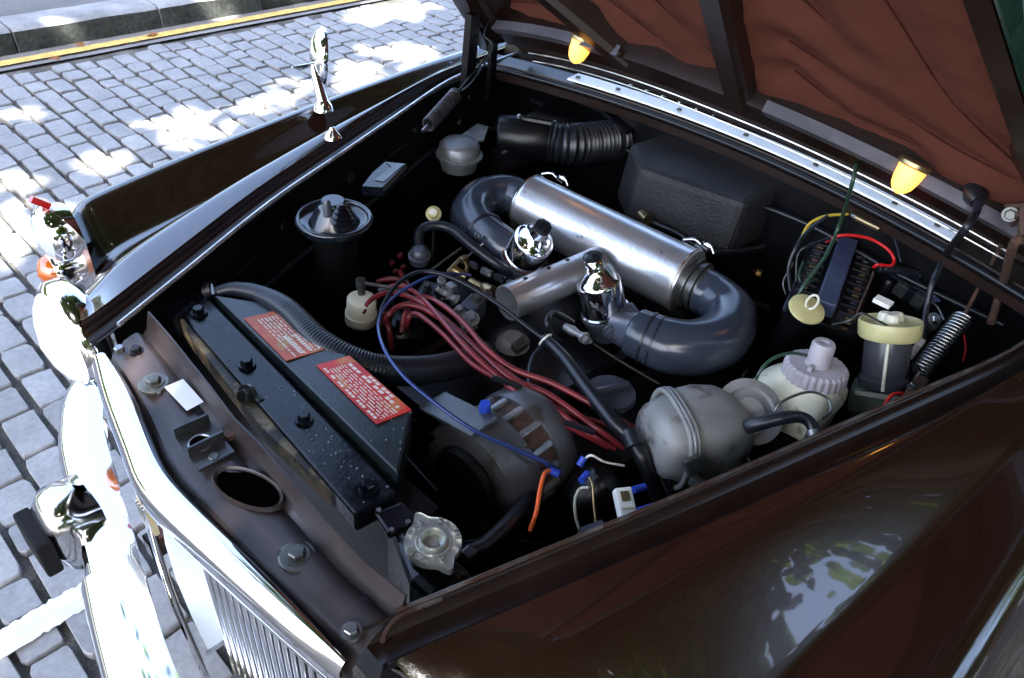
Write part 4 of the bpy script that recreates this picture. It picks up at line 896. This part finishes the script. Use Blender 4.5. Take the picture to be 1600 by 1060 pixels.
# plastic lead spacer & ties
for px, py in ((792, 598), (905, 668)):
    b = B(); c = P(px, py, .825); b.box(c, (.006, .05, .008), "rubber", rot=frame((0, 0, 1), (1, .4, 0)), bevel=.001); part(b, "lead_spacer")
# blue wire, black cable, loom
b = B(); b.tube(PT([(735, 430, .80), (690, 428, .83), (650, 442, .84), (612, 468, .84), (592, 500, .88), (598, 540, .90), (628, 585, .90), (680, 630, .885), (740, 672, .86), (800, 700, .83), (850, 722, .81), (875, 738, .78)]), [.0028] * 9 + [.0033, .0038, .0038], "blue_wire", n=8, step=8); part(b, "blue_wire")
b = B(); b.tube(PT([(592, 520, .80), (598, 480, .83), (622, 443, .84), (660, 425, .84), (710, 436, .84), (770, 470, .83), (820, 508, .82), (850, 530, .81)]), .0042, "rubber", n=8, step=8); part(b, "black_cable")
b = B(); b.tube(PT([(850, 528, .81), (880, 558, .81), (915, 605, .81), (955, 655, .81), (985, 685, .80), (1003, 715, .79), (1020, 760, .75), (1036, 810, .70)]), [.009, .011, .012, .0125, .0125, .012, .011, .011], "rubber", n=14, step=8); lm = part(b, "wiring_loom", label="thick black taped loom running to the near inner wing")
b = B(); b.tube(PT([(983, 676, .805), (993, 700, .80)]), .0145, "rubber_blue", n=14); part(b, "sleeve", lm)
b = B(); b.tube(PT([(995, 705, .79), (1015, 740, .77), (1032, 800, .71)]), .006, "rubber_blue", n=10); b.tube(PT([(1005, 690, .79), (1040, 760, .75), (1062, 800, .72)]), .007, "rubber", n=10); part(b, "branch", lm)
b = B(); c = P(852, 531, .812); b.tube([c + (V((cos(a), .4 * sin(a), sin(a))) * .013) for a in [2 * pi * i / 12 for i in range(13)]], .0018, "cream_plastic", n=6, step=1); part(b, "cable_tie")
b = B(); b.tube(PT([(850, 540, .80), (832, 562, .80), (827, 600, .80), (838, 650, .80), (858, 695, .78), (868, 720, .75)]), .0055, "rubber_blue", n=10, step=8); b.tube(PT([(866, 640, .76), (880, 670, .76), (872, 705, .74)]), .006, "rubber", n=10, ribs=.15, rib_pitch=.008); part(b, "heater_cable")

# ------------------------------------------------------------------ engine mass: block, rocker covers, filler cap
b = B(); b.box((-.72, -.02, .58), (.62, .26, .26), "bay_satin", bevel=.02)
eng = part(b, "engine_block")
for s in (-1, 1):
    b = B(); b.box((-.72, s * .19 - .0, .645), (.50, .13, .09), "bay_satin", rot=frame((0, s * .6, 1)), bevel=.02); part(b, "rocker_cover", eng)
c = P(955, 612, .755); b = B(); b.lathe(c - V((0, 0, .03)), c, [(0, .034), (.6, .034), (.7, .045), (1, .043)], "cast_blue_grey", n=24); b.box(c + V((0, 0, .006)), (.012, .07, .014), "cast_blue_grey", rot=frame((0, 0, 1), (.4, 1, 0)), bevel=.004); part(b, "oil_filler_cap")
b = B(); c = P(800, 545, .70); b.lathe(c, c + V((0, 0, .03)), [(0, .035), (.7, .032), (1, .02)], "pewter", n=16); b.box(P(812, 540, .73), (.03, .02, .02), "dull_zinc", rot=frame((.2, .3, 1)), bevel=.003); part(b, "thermostat_housing", eng)
# clutter low in the bay: pipes and clips
rn = random.Random(21)
for i in range(26):
    x, y = rn.uniform(-1.2, -.3), rn.uniform(-.4, .5); z = rn.uniform(.5, .66); d = V((rn.uniform(-.2, .2), rn.uniform(-.2, .2), rn.uniform(-.06, .06)))
    if abs(y) > gx(x) - .08: continue
    b = B(); b.tube([V((x, y, z)), V((x, y, z)) + d * .5 + V((0, 0, .03)), V((x, y, z)) + d], rn.choice((.005, .008, .012)), rn.choice(("rubber", "bay_satin", "rubber", "dull_zinc")), n=8); part(b, "pipe", eng)
# fan and pulley
b = B(); fc_ = V((-.34, -.06, .66)); b.lathe(fc_, fc_ + V((.03, 0, 0)), [(0, .06), (1, .05)], "bay_satin", n=24)
for k in range(7):
    a = 2 * pi * k / 7; d = V((0, cos(a), sin(a))); b.prism([fc_ + d * .05 + V((0, -sin(a) * .02, cos(a) * .02)), fc_ + d * .16 + V((.02, -sin(a) * .035, cos(a) * .035)), fc_ + d * .16 + V((-.01, sin(a) * .035, -cos(a) * .035)), fc_ + d * .05 + V((0, sin(a) * .02, -cos(a) * .02))], .003, "bay_satin")
part(b, "cooling_fan", eng)

# ------------------------------------------------------------------ alternator
A, Bt = P(735, 752, .735), P(735, 752, .735) + V((-.165, .0, .0))
b = B(); R = .098
b.lathe(A, Bt, [(0, R * .80), (.0, R * .97), (.04, R), (.36, R), (.38, R * .93)], "drum_grey", n=48)
al = part(b, "alternator", label="large round alternator with a grey band")
b = B(); b.lathe(A.lerp(Bt, .36), A.lerp(Bt, .66), [(0, R * .88), (1, R * .86)], "rusty", n=40)
for k in range(16):
    a = 2 * pi * k / 16; b.box(A.lerp(Bt, .5) + V((0, cos(a), sin(a))) * R * .89, (.045, .010, .010), "cast_alloy", rot=Matrix.Rotation(a, 3, 'X'), bevel=.002)
part(b, "stator", al)
b = B(); b.lathe(A.lerp(Bt, .64), A.lerp(Bt, 1.0), [(0, R * .94), (.08, R * .97), (.6, R * .95), (.85, R * .85), (1, R * .6)], "drum_grey", n=40); part(b, "end_cover", al)
b = B(); b.lathe(A + V((.02, 0, 0)), A + V((-.02, 0, 0)), [(0, .02), (.05, R * .62), (.3, R * .66), (.5, R * .55), (.8, R * .72), (1, R * .94)], "bay_black", n=36); part(b, "pulley", al)
b = B(); b.box(A + V((-.02, -.055, .09)), (.055, .12, .006), "drum_grey", rot=frame((0, -.25, 1)), bevel=.002); part(b, "adjusting_strap", al)
c = P(757, 645, .83); b = B(); b.lathe(c, c + V((0, 0, .02)), [(0, .010), (1, .008)], "blue_terminal", n=12); part(b, "terminal", al); b = B(); b.hexbolt(P(818, 698, .81), (.3, 1, .5), .006, .01, "brass"); part(b, "terminal", al)

# ------------------------------------------------------------------ brake servo / air valve can with strap
A, Bt = P(1012, 690, .80), P(1165, 668, .80); L = (Bt - A).length; b = B(); R = .066
axs = (Bt - A).normalized(); rows = []
u_ = (V((0, 0, 1)) - axs * axs.z).normalized(); v_ = axs.cross(u_)
for t, r, n_ in [(0, .55, 2.4), (.02, .8, 2.6), (.08, .95, 2.8), (.16, 1.0, 3.0), (.30, 1.02, 3.2), (.5, 1.06, 3.4), (.72, 1.0, 3.2), (.86, .84, 2.8), (.94, .62, 2.4), (1.0, .40, 2), (1.0, .001, 2)]:
    c = A + axs * L * t; rw = []
    for k in range(40):
        a = 2 * pi * k / 40; ca_, sa_ = cos(a), sin(a); q_ = (abs(ca_) ** n_ + abs(sa_) ** n_) ** (-1 / n_)
        wob = 1 - .16 * (max(0, cos(2 * a + 1.2)) if t < .2 else 0)
        rw.append(c + (u_ * ca_ * .95 + v_ * sa_ * 1.0) * R * r * q_ * wob)
    rows.append(rw)
b.grid(rows, "pewter", True); b.faces(rows[0], [tuple(range(40))], "pewter")
sv = part(b, "brake_servo", label="dull pewter coloured cast can held by a clamp strap", bevel=.002)
c = A + axs * L * .24; b = B()
pts = []
for k in range(25):
    a = 2 * pi * k / 24; ca_, sa_ = cos(a), sin(a); q_ = (abs(ca_) ** 3 + abs(sa_) ** 3) ** (-1 / 3); pts.append(c + (u_ * ca_ * .95 + v_ * sa_) * R * 1.05 * q_)
for off in (-.006, .006): b.tube([p + axs * off for p in pts], .0045, "pewter", n=8, step=2)
b.tube(pts, .005, "cast_alloy", n=8, step=2); part(b, "clamp_strap", sv)
b = B(); c = P(1082, 728, .83); b.box(c, (.024, .026, .012), "dull_zinc", rot=frame((.4, .8, .5)), bevel=.003); b.box(P(1090, 755, .80), (.012, .024, .02), "dull_zinc", bevel=.003); part(b, "strap_buckle", sv)
b = B(); b.lathe(P(1150, 660, .795), P(1163, 652, .795), [(0, .045), (.3, .05), (1, .048)], "brass", n=36); part(b, "seam_ring", sv)
c = P(1165, 648, .82); b = B(); b.lathe(c, c + V((.01, .01, .025)), [(0, .050), (.55, .052), (.6, .054), (.7, .054), (.72, .048), (.75, .040), (.6, .036), (.62, .026), (.8, .022), (.8, .010), (.7, .001)], "pewter", n=36); part(b, "horn", label="round grey horn dish behind the cast can")
b = B(); b.tube(PT([(1150, 672, .83), (1180, 664, .86), (1220, 654, .88), (1250, 652, .88), (1268, 664, .875), (1277, 695, .86)]), [.012, .011, .010, .009, .009, .009], "rubber_blue", n=14, step=8); b.tube(PT([(1270, 672, .872), (1277, 700, .858)]), .0095, "cast_alloy", n=14); part(b, "vacuum_hose", label="bent grey-black hose with a pale end")
b = B(); b.lathe(P(1180, 700, .76), P(1270, 690, .76), [(0, .030), (1, .030)], "bay_black", n=24); part(b, "master_cylinder")
b = B(); b.tube(PT([(1205, 650, .87), (1222, 628, .89), (1262, 613, .895), (1292, 622, .89), (1298, 642, .88), (1285, 655, .87)]), .0022, "dull_zinc", n=6, step=8); part(b, "looped_pipe")

# ------------------------------------------------------------------ washer bottle
axw = (P(1288, 528, .905) - P(1272, 578, .85))
c0 = P(1272, 585, .845); axw = (P(1291, 528, .915) - c0).normalized()
b = B(); Rw = frame(axw, (1, 0, 0)); rows = []
for d, k in ((-.16, .058), (-.12, .066), (-.05, .072), (-.03, .070), (-.012, .052), (0, .040), (.006, .038)):
    rows.append([c0 + Rw @ V((cos(a) * k * (1 / max(abs(cos(a)), abs(sin(a)))) ** .45 * 1.08, sin(a) * k * (1 / max(abs(cos(a)), abs(sin(a)))) ** .45, d)) - axw * .0 + V((.022, -.018, 0)) * min(1, max(0, -d / .05)) for a in [2 * pi * i / 32 for i in range(32)]])
b.grid(rows, "tank_plastic", True); wbt = part(b, "washer_bottle", label="off-white washer bottle with a lilac-grey ribbed cap")
b = B(); rcap = rp(c0, 50)
b.lathe(c0 - axw * .004, c0 + axw * .020, [(0, rcap), (.8, rcap * .97), (1, rcap * .88), (1, rcap * .86), (1.02, .01)], "lilac_plastic", n=112, smooth=False, ribs=28, rib=-.045); cp = part(b, "screw_cap", wbt)
b = B(); b.lathe(c0 + axw * .018, c0 + axw * .062, [(0, .0215), (.1, .0195), (.9, .0185), (1, .016), (1.0, .008), (.93, .007), (.93, .001)], "lilac_plastic", n=28); b.box(c0 + axw * .022 + Rw @ V((.026, 0, 0)), (.014, .008, .012), "lilac_plastic", rot=Rw, bevel=.002); b.box(c0 + axw * .022 + Rw @ V((-.026, .003, 0)), (.014, .008, .012), "lilac_plastic", rot=Rw, bevel=.002); part(b, "pump_motor", wbt)
b = B(); b.tube(PT([(1262, 556, .875), (1235, 552, .885), (1205, 562, .88), (1185, 585, .86), (1175, 620, .82)]), .0028, "green_wire", n=8, step=8); part(b, "pump_wire", wbt)
# ------------------------------------------------------------------ hydraulic reservoir
r0 = P(1380, 600, .80); r1 = P(1392, 500, .905); axr = (r1 - r0).normalized(); Lr = (r1 - r0).length
b = B(); b.lathe(r0, r1, [(-.05, .036), (.0, .041), (.12, .041), (.14, .037), (.75, .038), (.8, .036)], "smoked_plastic", n=36); rs = part(b, "hydraulic_reservoir", label="fluid reservoir with a yellowed cap and three lobed knob")
b = B(); b.box(r0 + V((0, 0, -.035)), (.082, .082, .05), "green_plastic", rot=frame(axr, (1, .3, 0)), bevel=.01); part(b, "base", rs)
b = B(); rcp = rp(r1, 47); b.lathe(r0.lerp(r1, .74), r1, [(0, rcp * .93), (.1, rcp * .97), (.85, rcp), (1, rcp * .97), (1.0, rcp * .86), (.96, rcp * .84), (.96, .001)], "yellowed_plastic", n=48); rcap_ = part(b, "cap", rs)
b = B(); Rr = frame(axr, (1, 0, 0)); 
for k in range(3): a = k * 2 * pi / 3 + .5; b.lathe(r1 + Rr @ V((cos(a) * .010, sin(a) * .010, -.002)), r1 + Rr @ V((cos(a) * .010, sin(a) * .010, .012)), [(0, .0125), (.7, .012), (1, .009), (1, .001)], "cream_plastic", n=20)
part(b, "knob", rs)
b = B(); b.tube([r0.lerp(r1, .78) + Rr @ V((.034, .012, 0)), r0 + Rr @ V((.040, .014, 0))], .003, "tank_plastic", n=6); part(b, "seam", rs)
b = B(); b.tube(PT([(1392, 512, .915), (1365, 498, .92), (1345, 490, .915), (1325, 502, .90), (1300, 508, .88)]), .0018, "rubber", n=6, step=8); part(b, "level_switch_wire", rs); b = B(); b.box(P(1380, 472, .905), (.02, .03, .008), "white_plastic", bevel=.001); part(b, "tag", rs)
# ring pull cap beside it
c = P(1260, 484, .87); axc = (V((0, 0, 1)) + V((.15, .25, 0))).normalized(); b = B(); b.lathe(c, c + axc * .007, [(0, rp(c, 29)), (.6, rp(c, 28)), (.8, rp(c, 25)), (.9, rp(c, 12)), (1, .001)], "yellowed_plastic", n=36)
jb = part(b, "ring_pull_cap", label="flat cream cap with an upright ring pull"); Rc = frame(axc, (0, 1, 0)); b = B(); b.tube([c + axc * .022 + Rc @ V((cos(a) * .009 * 1., .001 * sin(a), sin(a) * .017)) for a in [2 * pi * i / 14 for i in range(15)]], .0022, "cream_plastic", n=8, step=2); part(b, "ring", jb)
b = B(); b.lathe(c - axc * .10, c, [(0, .026), (1, .027)], "bay_satin", n=24); part(b, "neck", jb)
# ------------------------------------------------------------------ fuse box with comb of terminals
f0, f1 = P(1322, 384, .86), P(1288, 482, .86); ax_f = (f1 - f0).normalized(); Rf = frame((0, 0, 1), ax_f); mid = (f0 + f1) / 2; Lf = (f1 - f0).length
b = B(); b.box(mid + V((0, 0, -.03)), (Lf * 1.1, .135, .014), "bay_satin", rot=Rf, bevel=.003); fb = part(b, "fuse_box", label="fuse box with a navy cover strip and rows of terminals")
b = B(); b.box(mid + V((0, 0, .002)), (Lf * 1.04, .036, .03), "navy_plastic", rot=Rf, bevel=.003); part(b, "cover", fb)
for k in range(9):
    for s in (-1, 1):
        p = mid + Rf @ V(((k - 4) * Lf * .11, s * .042, -.014)); b = B(); b.box(p, (.006, .034, .018), "rubber" , rot=Rf, bevel=.001); part(b, "fuse", fb); b = B(); b = b if 0 else b; b.box(p + Rf @ V((.0075, s * .004, .0)), (.006, .012, .012), ["brass", "dull_zinc", "rusty"][(k + (s > 0)) % 3], rot=Rf, bevel=.001); part(b, "terminal", fb)
b = B(); pl = PT([(1302, 362, .875), (1338, 350, .875), (1400, 405, .86), (1470, 470, .85), (1440, 470, .84), (1330, 372, .84)]); b.prism(pl, .004, "navy_plastic", nrm=(0, 0, 1)); b.hexbolt(P(1348, 368, .877), (0, 0, 1), .006, .005, "bay_satin"); part(b, "mounting_plate", fb)
W = lambda l, r, m, nm="wire": part(B().tube(PT(l), r, m, n=8, step=8), nm)
W([(1290, 378, .90), (1315, 368, .92), (1355, 372, .92), (1385, 388, .91), (1397, 405, .90), (1392, 415, .88), (1372, 414, .88), (1365, 418, .87)], .0032, "red_wire", "red_wire")
W([(1252, 372, .90), (1265, 350, .92), (1290, 338, .93), (1325, 335, .93)], .003, "yellow_wire", "yellow_wire")
W([(1238, 470, .82), (1232, 420, .86), (1245, 385, .90), (1262, 362, .915), (1292, 338, .93)], .004, "rubber", "black_wire")
W([(1244, 440, .84), (1246, 400, .88), (1262, 385, .90), (1300, 372, .91)], .003, "rubber", "black_wire")
W([(1228, 460, .82), (1224, 440, .84), (1240, 410, .87)], .002, "dull_zinc", "grey_wire")
W([(1255, 410, .87), (1248, 430, .86), (1256, 445, .85), (1275, 438, .85)], .0025, "green_wire", "green_wire")
W([(1378, 360, .93), (1392, 362, .93), (1400, 380, .92), (1408, 410, .90)], .0025, "rubber_blue", "grey_wire")
W([(1365, 425, .88), (1358, 445, .87), (1345, 475, .87), (1335, 500, .86)], .002, "rusty", "brown_wire")
W([(1452, 470, .86), (1465, 480, .85), (1475, 500, .84)], .002, "cast_alloy", "grey_wire")
W([(1505, 520, .84), (1509, 545, .83), (1505, 565, .82)], .002, "red_wire", "red_wire")
W([(1410, 615, .85), (1395, 617, .85), (1383, 632, .84), (1375, 645, .83)], .003, "red_wire", "red_wire")
b = B(); b.tube(PT([(1338, 340, .93), (1375, 358, .93)]), .007, "brass", n=12); b.tube(PT([(1332, 336, .93), (1339, 341, .93)]), .005, "cast_alloy", n=10); part(b, "inline_fuse")
b = B(); b.tube(PT([(1372, 420, .87), (1400, 422, .87), (1435, 430, .86)]), .008, "rubber_blue", n=12, ribs=.1, rib_pitch=.012); part(b, "taped_loom")
for k, (px, py) in enumerate(((1388, 443), (1408, 452), (1425, 462), (1436, 470))):
    b = B(); c = P(px, py, .84)
    if k == 0: b.lathe(c - V((0, 0, .03)), c + V((0, 0, .01)), [(0, .014), (.8, .013), (1, .009)], "bay_satin", n=18)
    else: b.box(c, (.014, .024, .03), ("rubber", "dull_zinc")[k % 2], rot=frame((.2, .2, 1)), bevel=.002); b.tube([c, c + V((.01, .01, .02))], .0025, "steel", n=6)
    part(b, "relay")
b = B(); c = P(1456, 508, .86); b.box(c, (.02, .018, .02), "dull_zinc", rot=frame((.3, .5, 1)), bevel=.003); b.hexbolt(P(1458, 500, .87), (.4, .5, .7), .009, .012, "steel"); b.box(P(1432, 545, .83), (.02, .012, .04), "white_plastic", rot=frame((.2, .1, 1)), bevel=.003); part(b, "earth_strap")

# cables that climb to the bonnet
b = B(); b.tube([PX(1337, 218, -1.12), PX(1340, 240, -1.12), PX(1332, 285, -1.05), P(1312, 350, .96), P(1290, 400, .92), P(1255, 448, .88), P(1240, 478, .84)], .0036, "green_wire", n=10, step=10); b.lathe(PX(1334, 214, -1.13), PX(1336, 220, -1.115), [(0, .014), (1, .011)], "rubber", n=16); part(b, "bonnet_lamp_wire", label="thin dark green cable dropping from a grommet in the bonnet")
b = B(); b.tube([PX(1529, 316, -1.06), PX(1524, 335, -1.04), PX(1505, 362, -1.0), P(1478, 398, .95), P(1458, 440, .92), P(1448, 480, .88), P(1442, 535, .84)], .006, "rubber_blue", n=12, step=10); b.lathe(PX(1522, 300, -1.09), PX(1528, 318, -1.065), [(0, .020), (.5, .018), (1, .010)], "rubber", n=18); part(b, "bonnet_cable", label="blue-black cable hanging from the right end of the bonnet")
b = B(); b.tube([PX(765, 32, -1.08), PX(757, 55, -1.08), PX(770, 75, -1.05), P(740, 125, .98), P(722, 142, .95)], .002, "rubber_blue", n=6, step=8); part(b, "thin_wire")

# ------------------------------------------------------------------ far side: servo reservoir, boxes, heater
c = P(522, 343, .905); R1 = rp(c, 57); b = B(); b.lathe(c - V((0, 0, .15)), c + V((0, 0, .04)), [(.68, R1 * .6), (.70, R1 * .8), (.72, R1 * .95), (.77, R1 * 1.0), (.79, R1), (.80, R1 * .95), (.77, R1 * .86), (.765, R1 * .70), (.78, R1 * .66), (.93, R1 * .42), (.95, R1 * .40), (.96, R1 * .34), (1, R1 * .30), (1, .001)], "dark_gloss", n=48); b.lathe(c - V((0, 0, .15)), c - V((0, 0, .02)), [(0, R1 * .6), (1, R1 * .62)], "bay_black", n=32)
vt = part(b, "vacuum_tank", label="round black vacuum tank sunk in the far side of the bay")
b = B(); b.tube([c + V((cos(a) * R1 * .98, sin(a) * R1 * .98, .002)) for a in [2 * pi * i / 36 for i in range(37)]], .0055, "dark_gloss", n=8, step=1); part(b, "rolled_rim", vt)
b = B(); q = P(511, 322, .95); b.lathe(q - V((0, 0, .02)), q + V((0, 0, .012)), [(0, .008), (.8, .007), (1, .004)], "cast_blue_grey", n=14); q = P(534, 330, .955)
for k in range(4): b.lathe(q + V((0, 0, -.022 + .009 * k)), q + V((0, 0, -.014 + .009 * k)), [(0, .020 - .004 * k), (.5, .021 - .004 * k), (1, .016 - .004 * k)], "black_paint", n=20)
part(b, "bolt_cap", vt)
b = B(); q = PT([(582, 270, .925), (602, 253, .925), (634, 256, .925), (597, 293, .925), (566, 291, .925)]); b.prism([p for p in (q[0], q[1], q[2], q[3], q[4])], .02, "black_paint", nrm=(0, 0, 1)); b.prism([p + V((0, 0, .0015)) for p in PT([(603, 255, .925), (632, 257, .925), (600, 285, .925), (585, 282, .925), (612, 262, .925)])], .001, "dull_zinc", nrm=(0, 0, 1)); b.prism(PT([(566, 291, .924), (597, 293, .924), (634, 257, .924), (636, 262, .92), (600, 299, .915), (566, 296, .915)]), .002, "dull_zinc", nrm=(0, 0, 1)); part(b, "ballast_box", label="small flat box with a bright metal edge on the far inner wing")
c = P(718, 232, .85); R1 = rp(c, 34); b = B(); b.lathe(c - V((0, 0, .05)), c + V((0, 0, .018)), [(0, R1 * .8), (.45, R1 * .95), (.47, R1 * 1.08), (.55, R1 * 1.08), (.57, R1 * .95), (.86, R1 * .93), (.97, R1 * .8), (1, R1 * .6), (1, .001)], "cast_alloy", n=40); b.prism(PT([(722, 210, .865), (746, 193, .865), (763, 198, .865), (756, 218, .865), (740, 222, .865)]), .004, "cast_alloy", nrm=(0, 0, 1)); part(b, "wiper_motor", label="round alloy motor cap on the far side by the bulkhead")
for px, py in ((640, 196), (662, 206), (604, 225), (564, 240), (520, 270)):
    b = B(); c = P(px, py, .86); b.lathe(c, c + V((0, .012, .006)), [(0, .010), (.6, .009), (1, .005)], "bay_satin", n=14); part(b, "rubber_stop")
# blower
b = B(); b.prism(PT([(812, 182, .90), (898, 138, .90), (978, 168, .90), (962, 196, .90), (868, 192, .90)]), .05, "bay_satin", nrm=(0, 0, 1)); bl = part(b, "heater_blower", label="black heater blower box at the back far corner", bevel=.008)
A, Bt = P(775, 212, .84), P(868, 220, .84); b = B(); b.lathe(A, Bt, [(0, .045), (.05, .052), (.6, .056), (.9, .058), (1, .05)], "bay_satin", n=32); b.hexbolt(P(811, 184, .905), (0, 0, 1), .005, .008, "steel"); b.hexbolt(P(866, 194, .905), (0, 0, 1), .005, .008, "dull_zinc"); part(b, "housing", bl)
b = B(); b.lathe(P(768, 262, .78), P(812, 250, .78), [(0, .02), (.05, .04), (.5, .045), (1, .04)], "bay_satin", n=24); b.tube(PT([(785, 240, .82), (800, 232, .83), (812, 240, .82)]), .004, "cast_blue_grey", n=6); part(b, "blower_motor", bl)
b = B(); b.tube(PT([(858, 222, .87), (890, 226, .87), (920, 224, .865), (950, 220, .86), (990, 214, .85)]), .047, "rubber", n=28, ribs=.06, rib_pitch=.0115); part(b, "bellows_hose", label="ribbed black bellows duct behind the air cleaner")
b = B(); b.prism(PT([(915, 150, .93), (960, 155, .93), (990, 200, .90), (980, 205, .90)]), .01, "bay_satin", nrm=(0, 0, 1)); part(b, "duct_flange", bl)
# heater box with crackle finish
tp = PT([(985, 222, .91), (1062, 200, .91), (1232, 262, .91), (1215, 292, .91), (1165, 318, .90), (1000, 262, .90)])
b = B(); lo = [V((p.x + (.02 if i in (0, 5, 4) else 0), p.y, .775)) for i, p in enumerate(tp)]
b.faces(tp + lo, [tuple(range(6)), tuple(range(11, 5, -1))] + [(i, i + 6, (i + 1) % 6 + 6, (i + 1) % 6) for i in range(6)], "crackle_grey", False); part(b, "heater_box", bevel=.014, label="large matt black crackle finish heater box behind the air cleaner")
b = B(); b.tube(PT([(1000, 338, .80), (1030, 352, .80), (1060, 365, .80), (1100, 390, .79), (1160, 392, .78), (1200, 385, .76)]), .008, "rubber", n=12); b.lathe(P(1003, 335, .81), P(1012, 345, .81), [(0, .013), (1, .013)], "brass", n=16); b.lathe(P(1090, 385, .80), P(1100, 392, .80), [(0, .013), (1, .013)], "dull_zinc", n=16); part(b, "heater_hose")
for px, py in ((1180, 378), (1192, 405), (1186, 425)):
    b = B(); b.hexbolt(P(px, py, .70), (.3, .3, 1), .010, .014, "brass"); part(b, "tap_fitting")

# ------------------------------------------------------------------ near corner: coil, terminals, fuse holder
c = P(905, 790, .72); b = B(); b.lathe(c, c + V((-.05, .02, .05)), [(0, .036), (.3, .042), (.8, .038), (.95, .02), (1, .012)], "bay_satin", n=28); coil = part(b, "ignition_coil")
def term(l, name="blue_terminal"): part(B().tube(PT(l), .0055, "blue_terminal", n=10), name)
term([(905, 728, .80), (913, 715, .81)]); term([(908, 752, .80), (918, 740, .80)]); term([(990, 766, .80), (1008, 761, .80)]); term([(995, 800, .79), (1020, 792, .79)]); term([(860, 735, .80), (874, 742, .80)])
W([(858, 736, .81), (850, 742, .82), (843, 770, .82), (838, 800, .81), (828, 830, .79)], .0032, "orange_wire", "orange_wire")
W([(915, 716, .81), (925, 712, .82), (945, 722, .81), (975, 728, .79)], .0018, "white_plastic", "grey_wire")
W([(918, 745, .80), (925, 755, .80), (928, 790, .78), (932, 825, .76)], .0025, "brass", "brown_wire")
W([(920, 762, .80), (905, 765, .79), (898, 785, .78), (900, 810, .76), (908, 835, .74)], .0022, "cream_plastic", "pale_wire")
W([(908, 830, .78), (895, 848, .80), (885, 862, .80)], .0025, "red_wire", "red_wire")
b = B(); fw = P(977, 792, .83); Rfh = frame((.25, .35, 1), P(986, 815, .83) - P(968, 768, .83)); b.box(fw + Rfh @ V((.0, 0, 0)), (.05, .024, .018), "white_plastic", rot=Rfh, bevel=.003); b.box(fw + Rfh @ V((.004, 0, .009)), (.004, .02, .006), "cream_plastic", rot=Rfh, bevel=.001); b.box(fw + Rfh @ V((-.012, 0, .0095)), (.014, .012, .002), "brass", rot=Rfh, bevel=.0005); part(b, "fuse_holder", label="small white fuse holder beside the near gutter")
b = B(); b.prism(PT([(905, 825, .82), (940, 812, .82), (955, 832, .82), (915, 848, .82)]), .01, "cast_blue_grey", nrm=(0, 0, 1)); part(b, "terminal_plate")
for l in ([(795, 885, .82), (800, 900, .82), (785, 905, .82)],): W(l, .0022, "brass", "brown_wire")
bpy.context.view_layer.update()
for o in list(S.objects):
    if "base" in o: del o["base"]
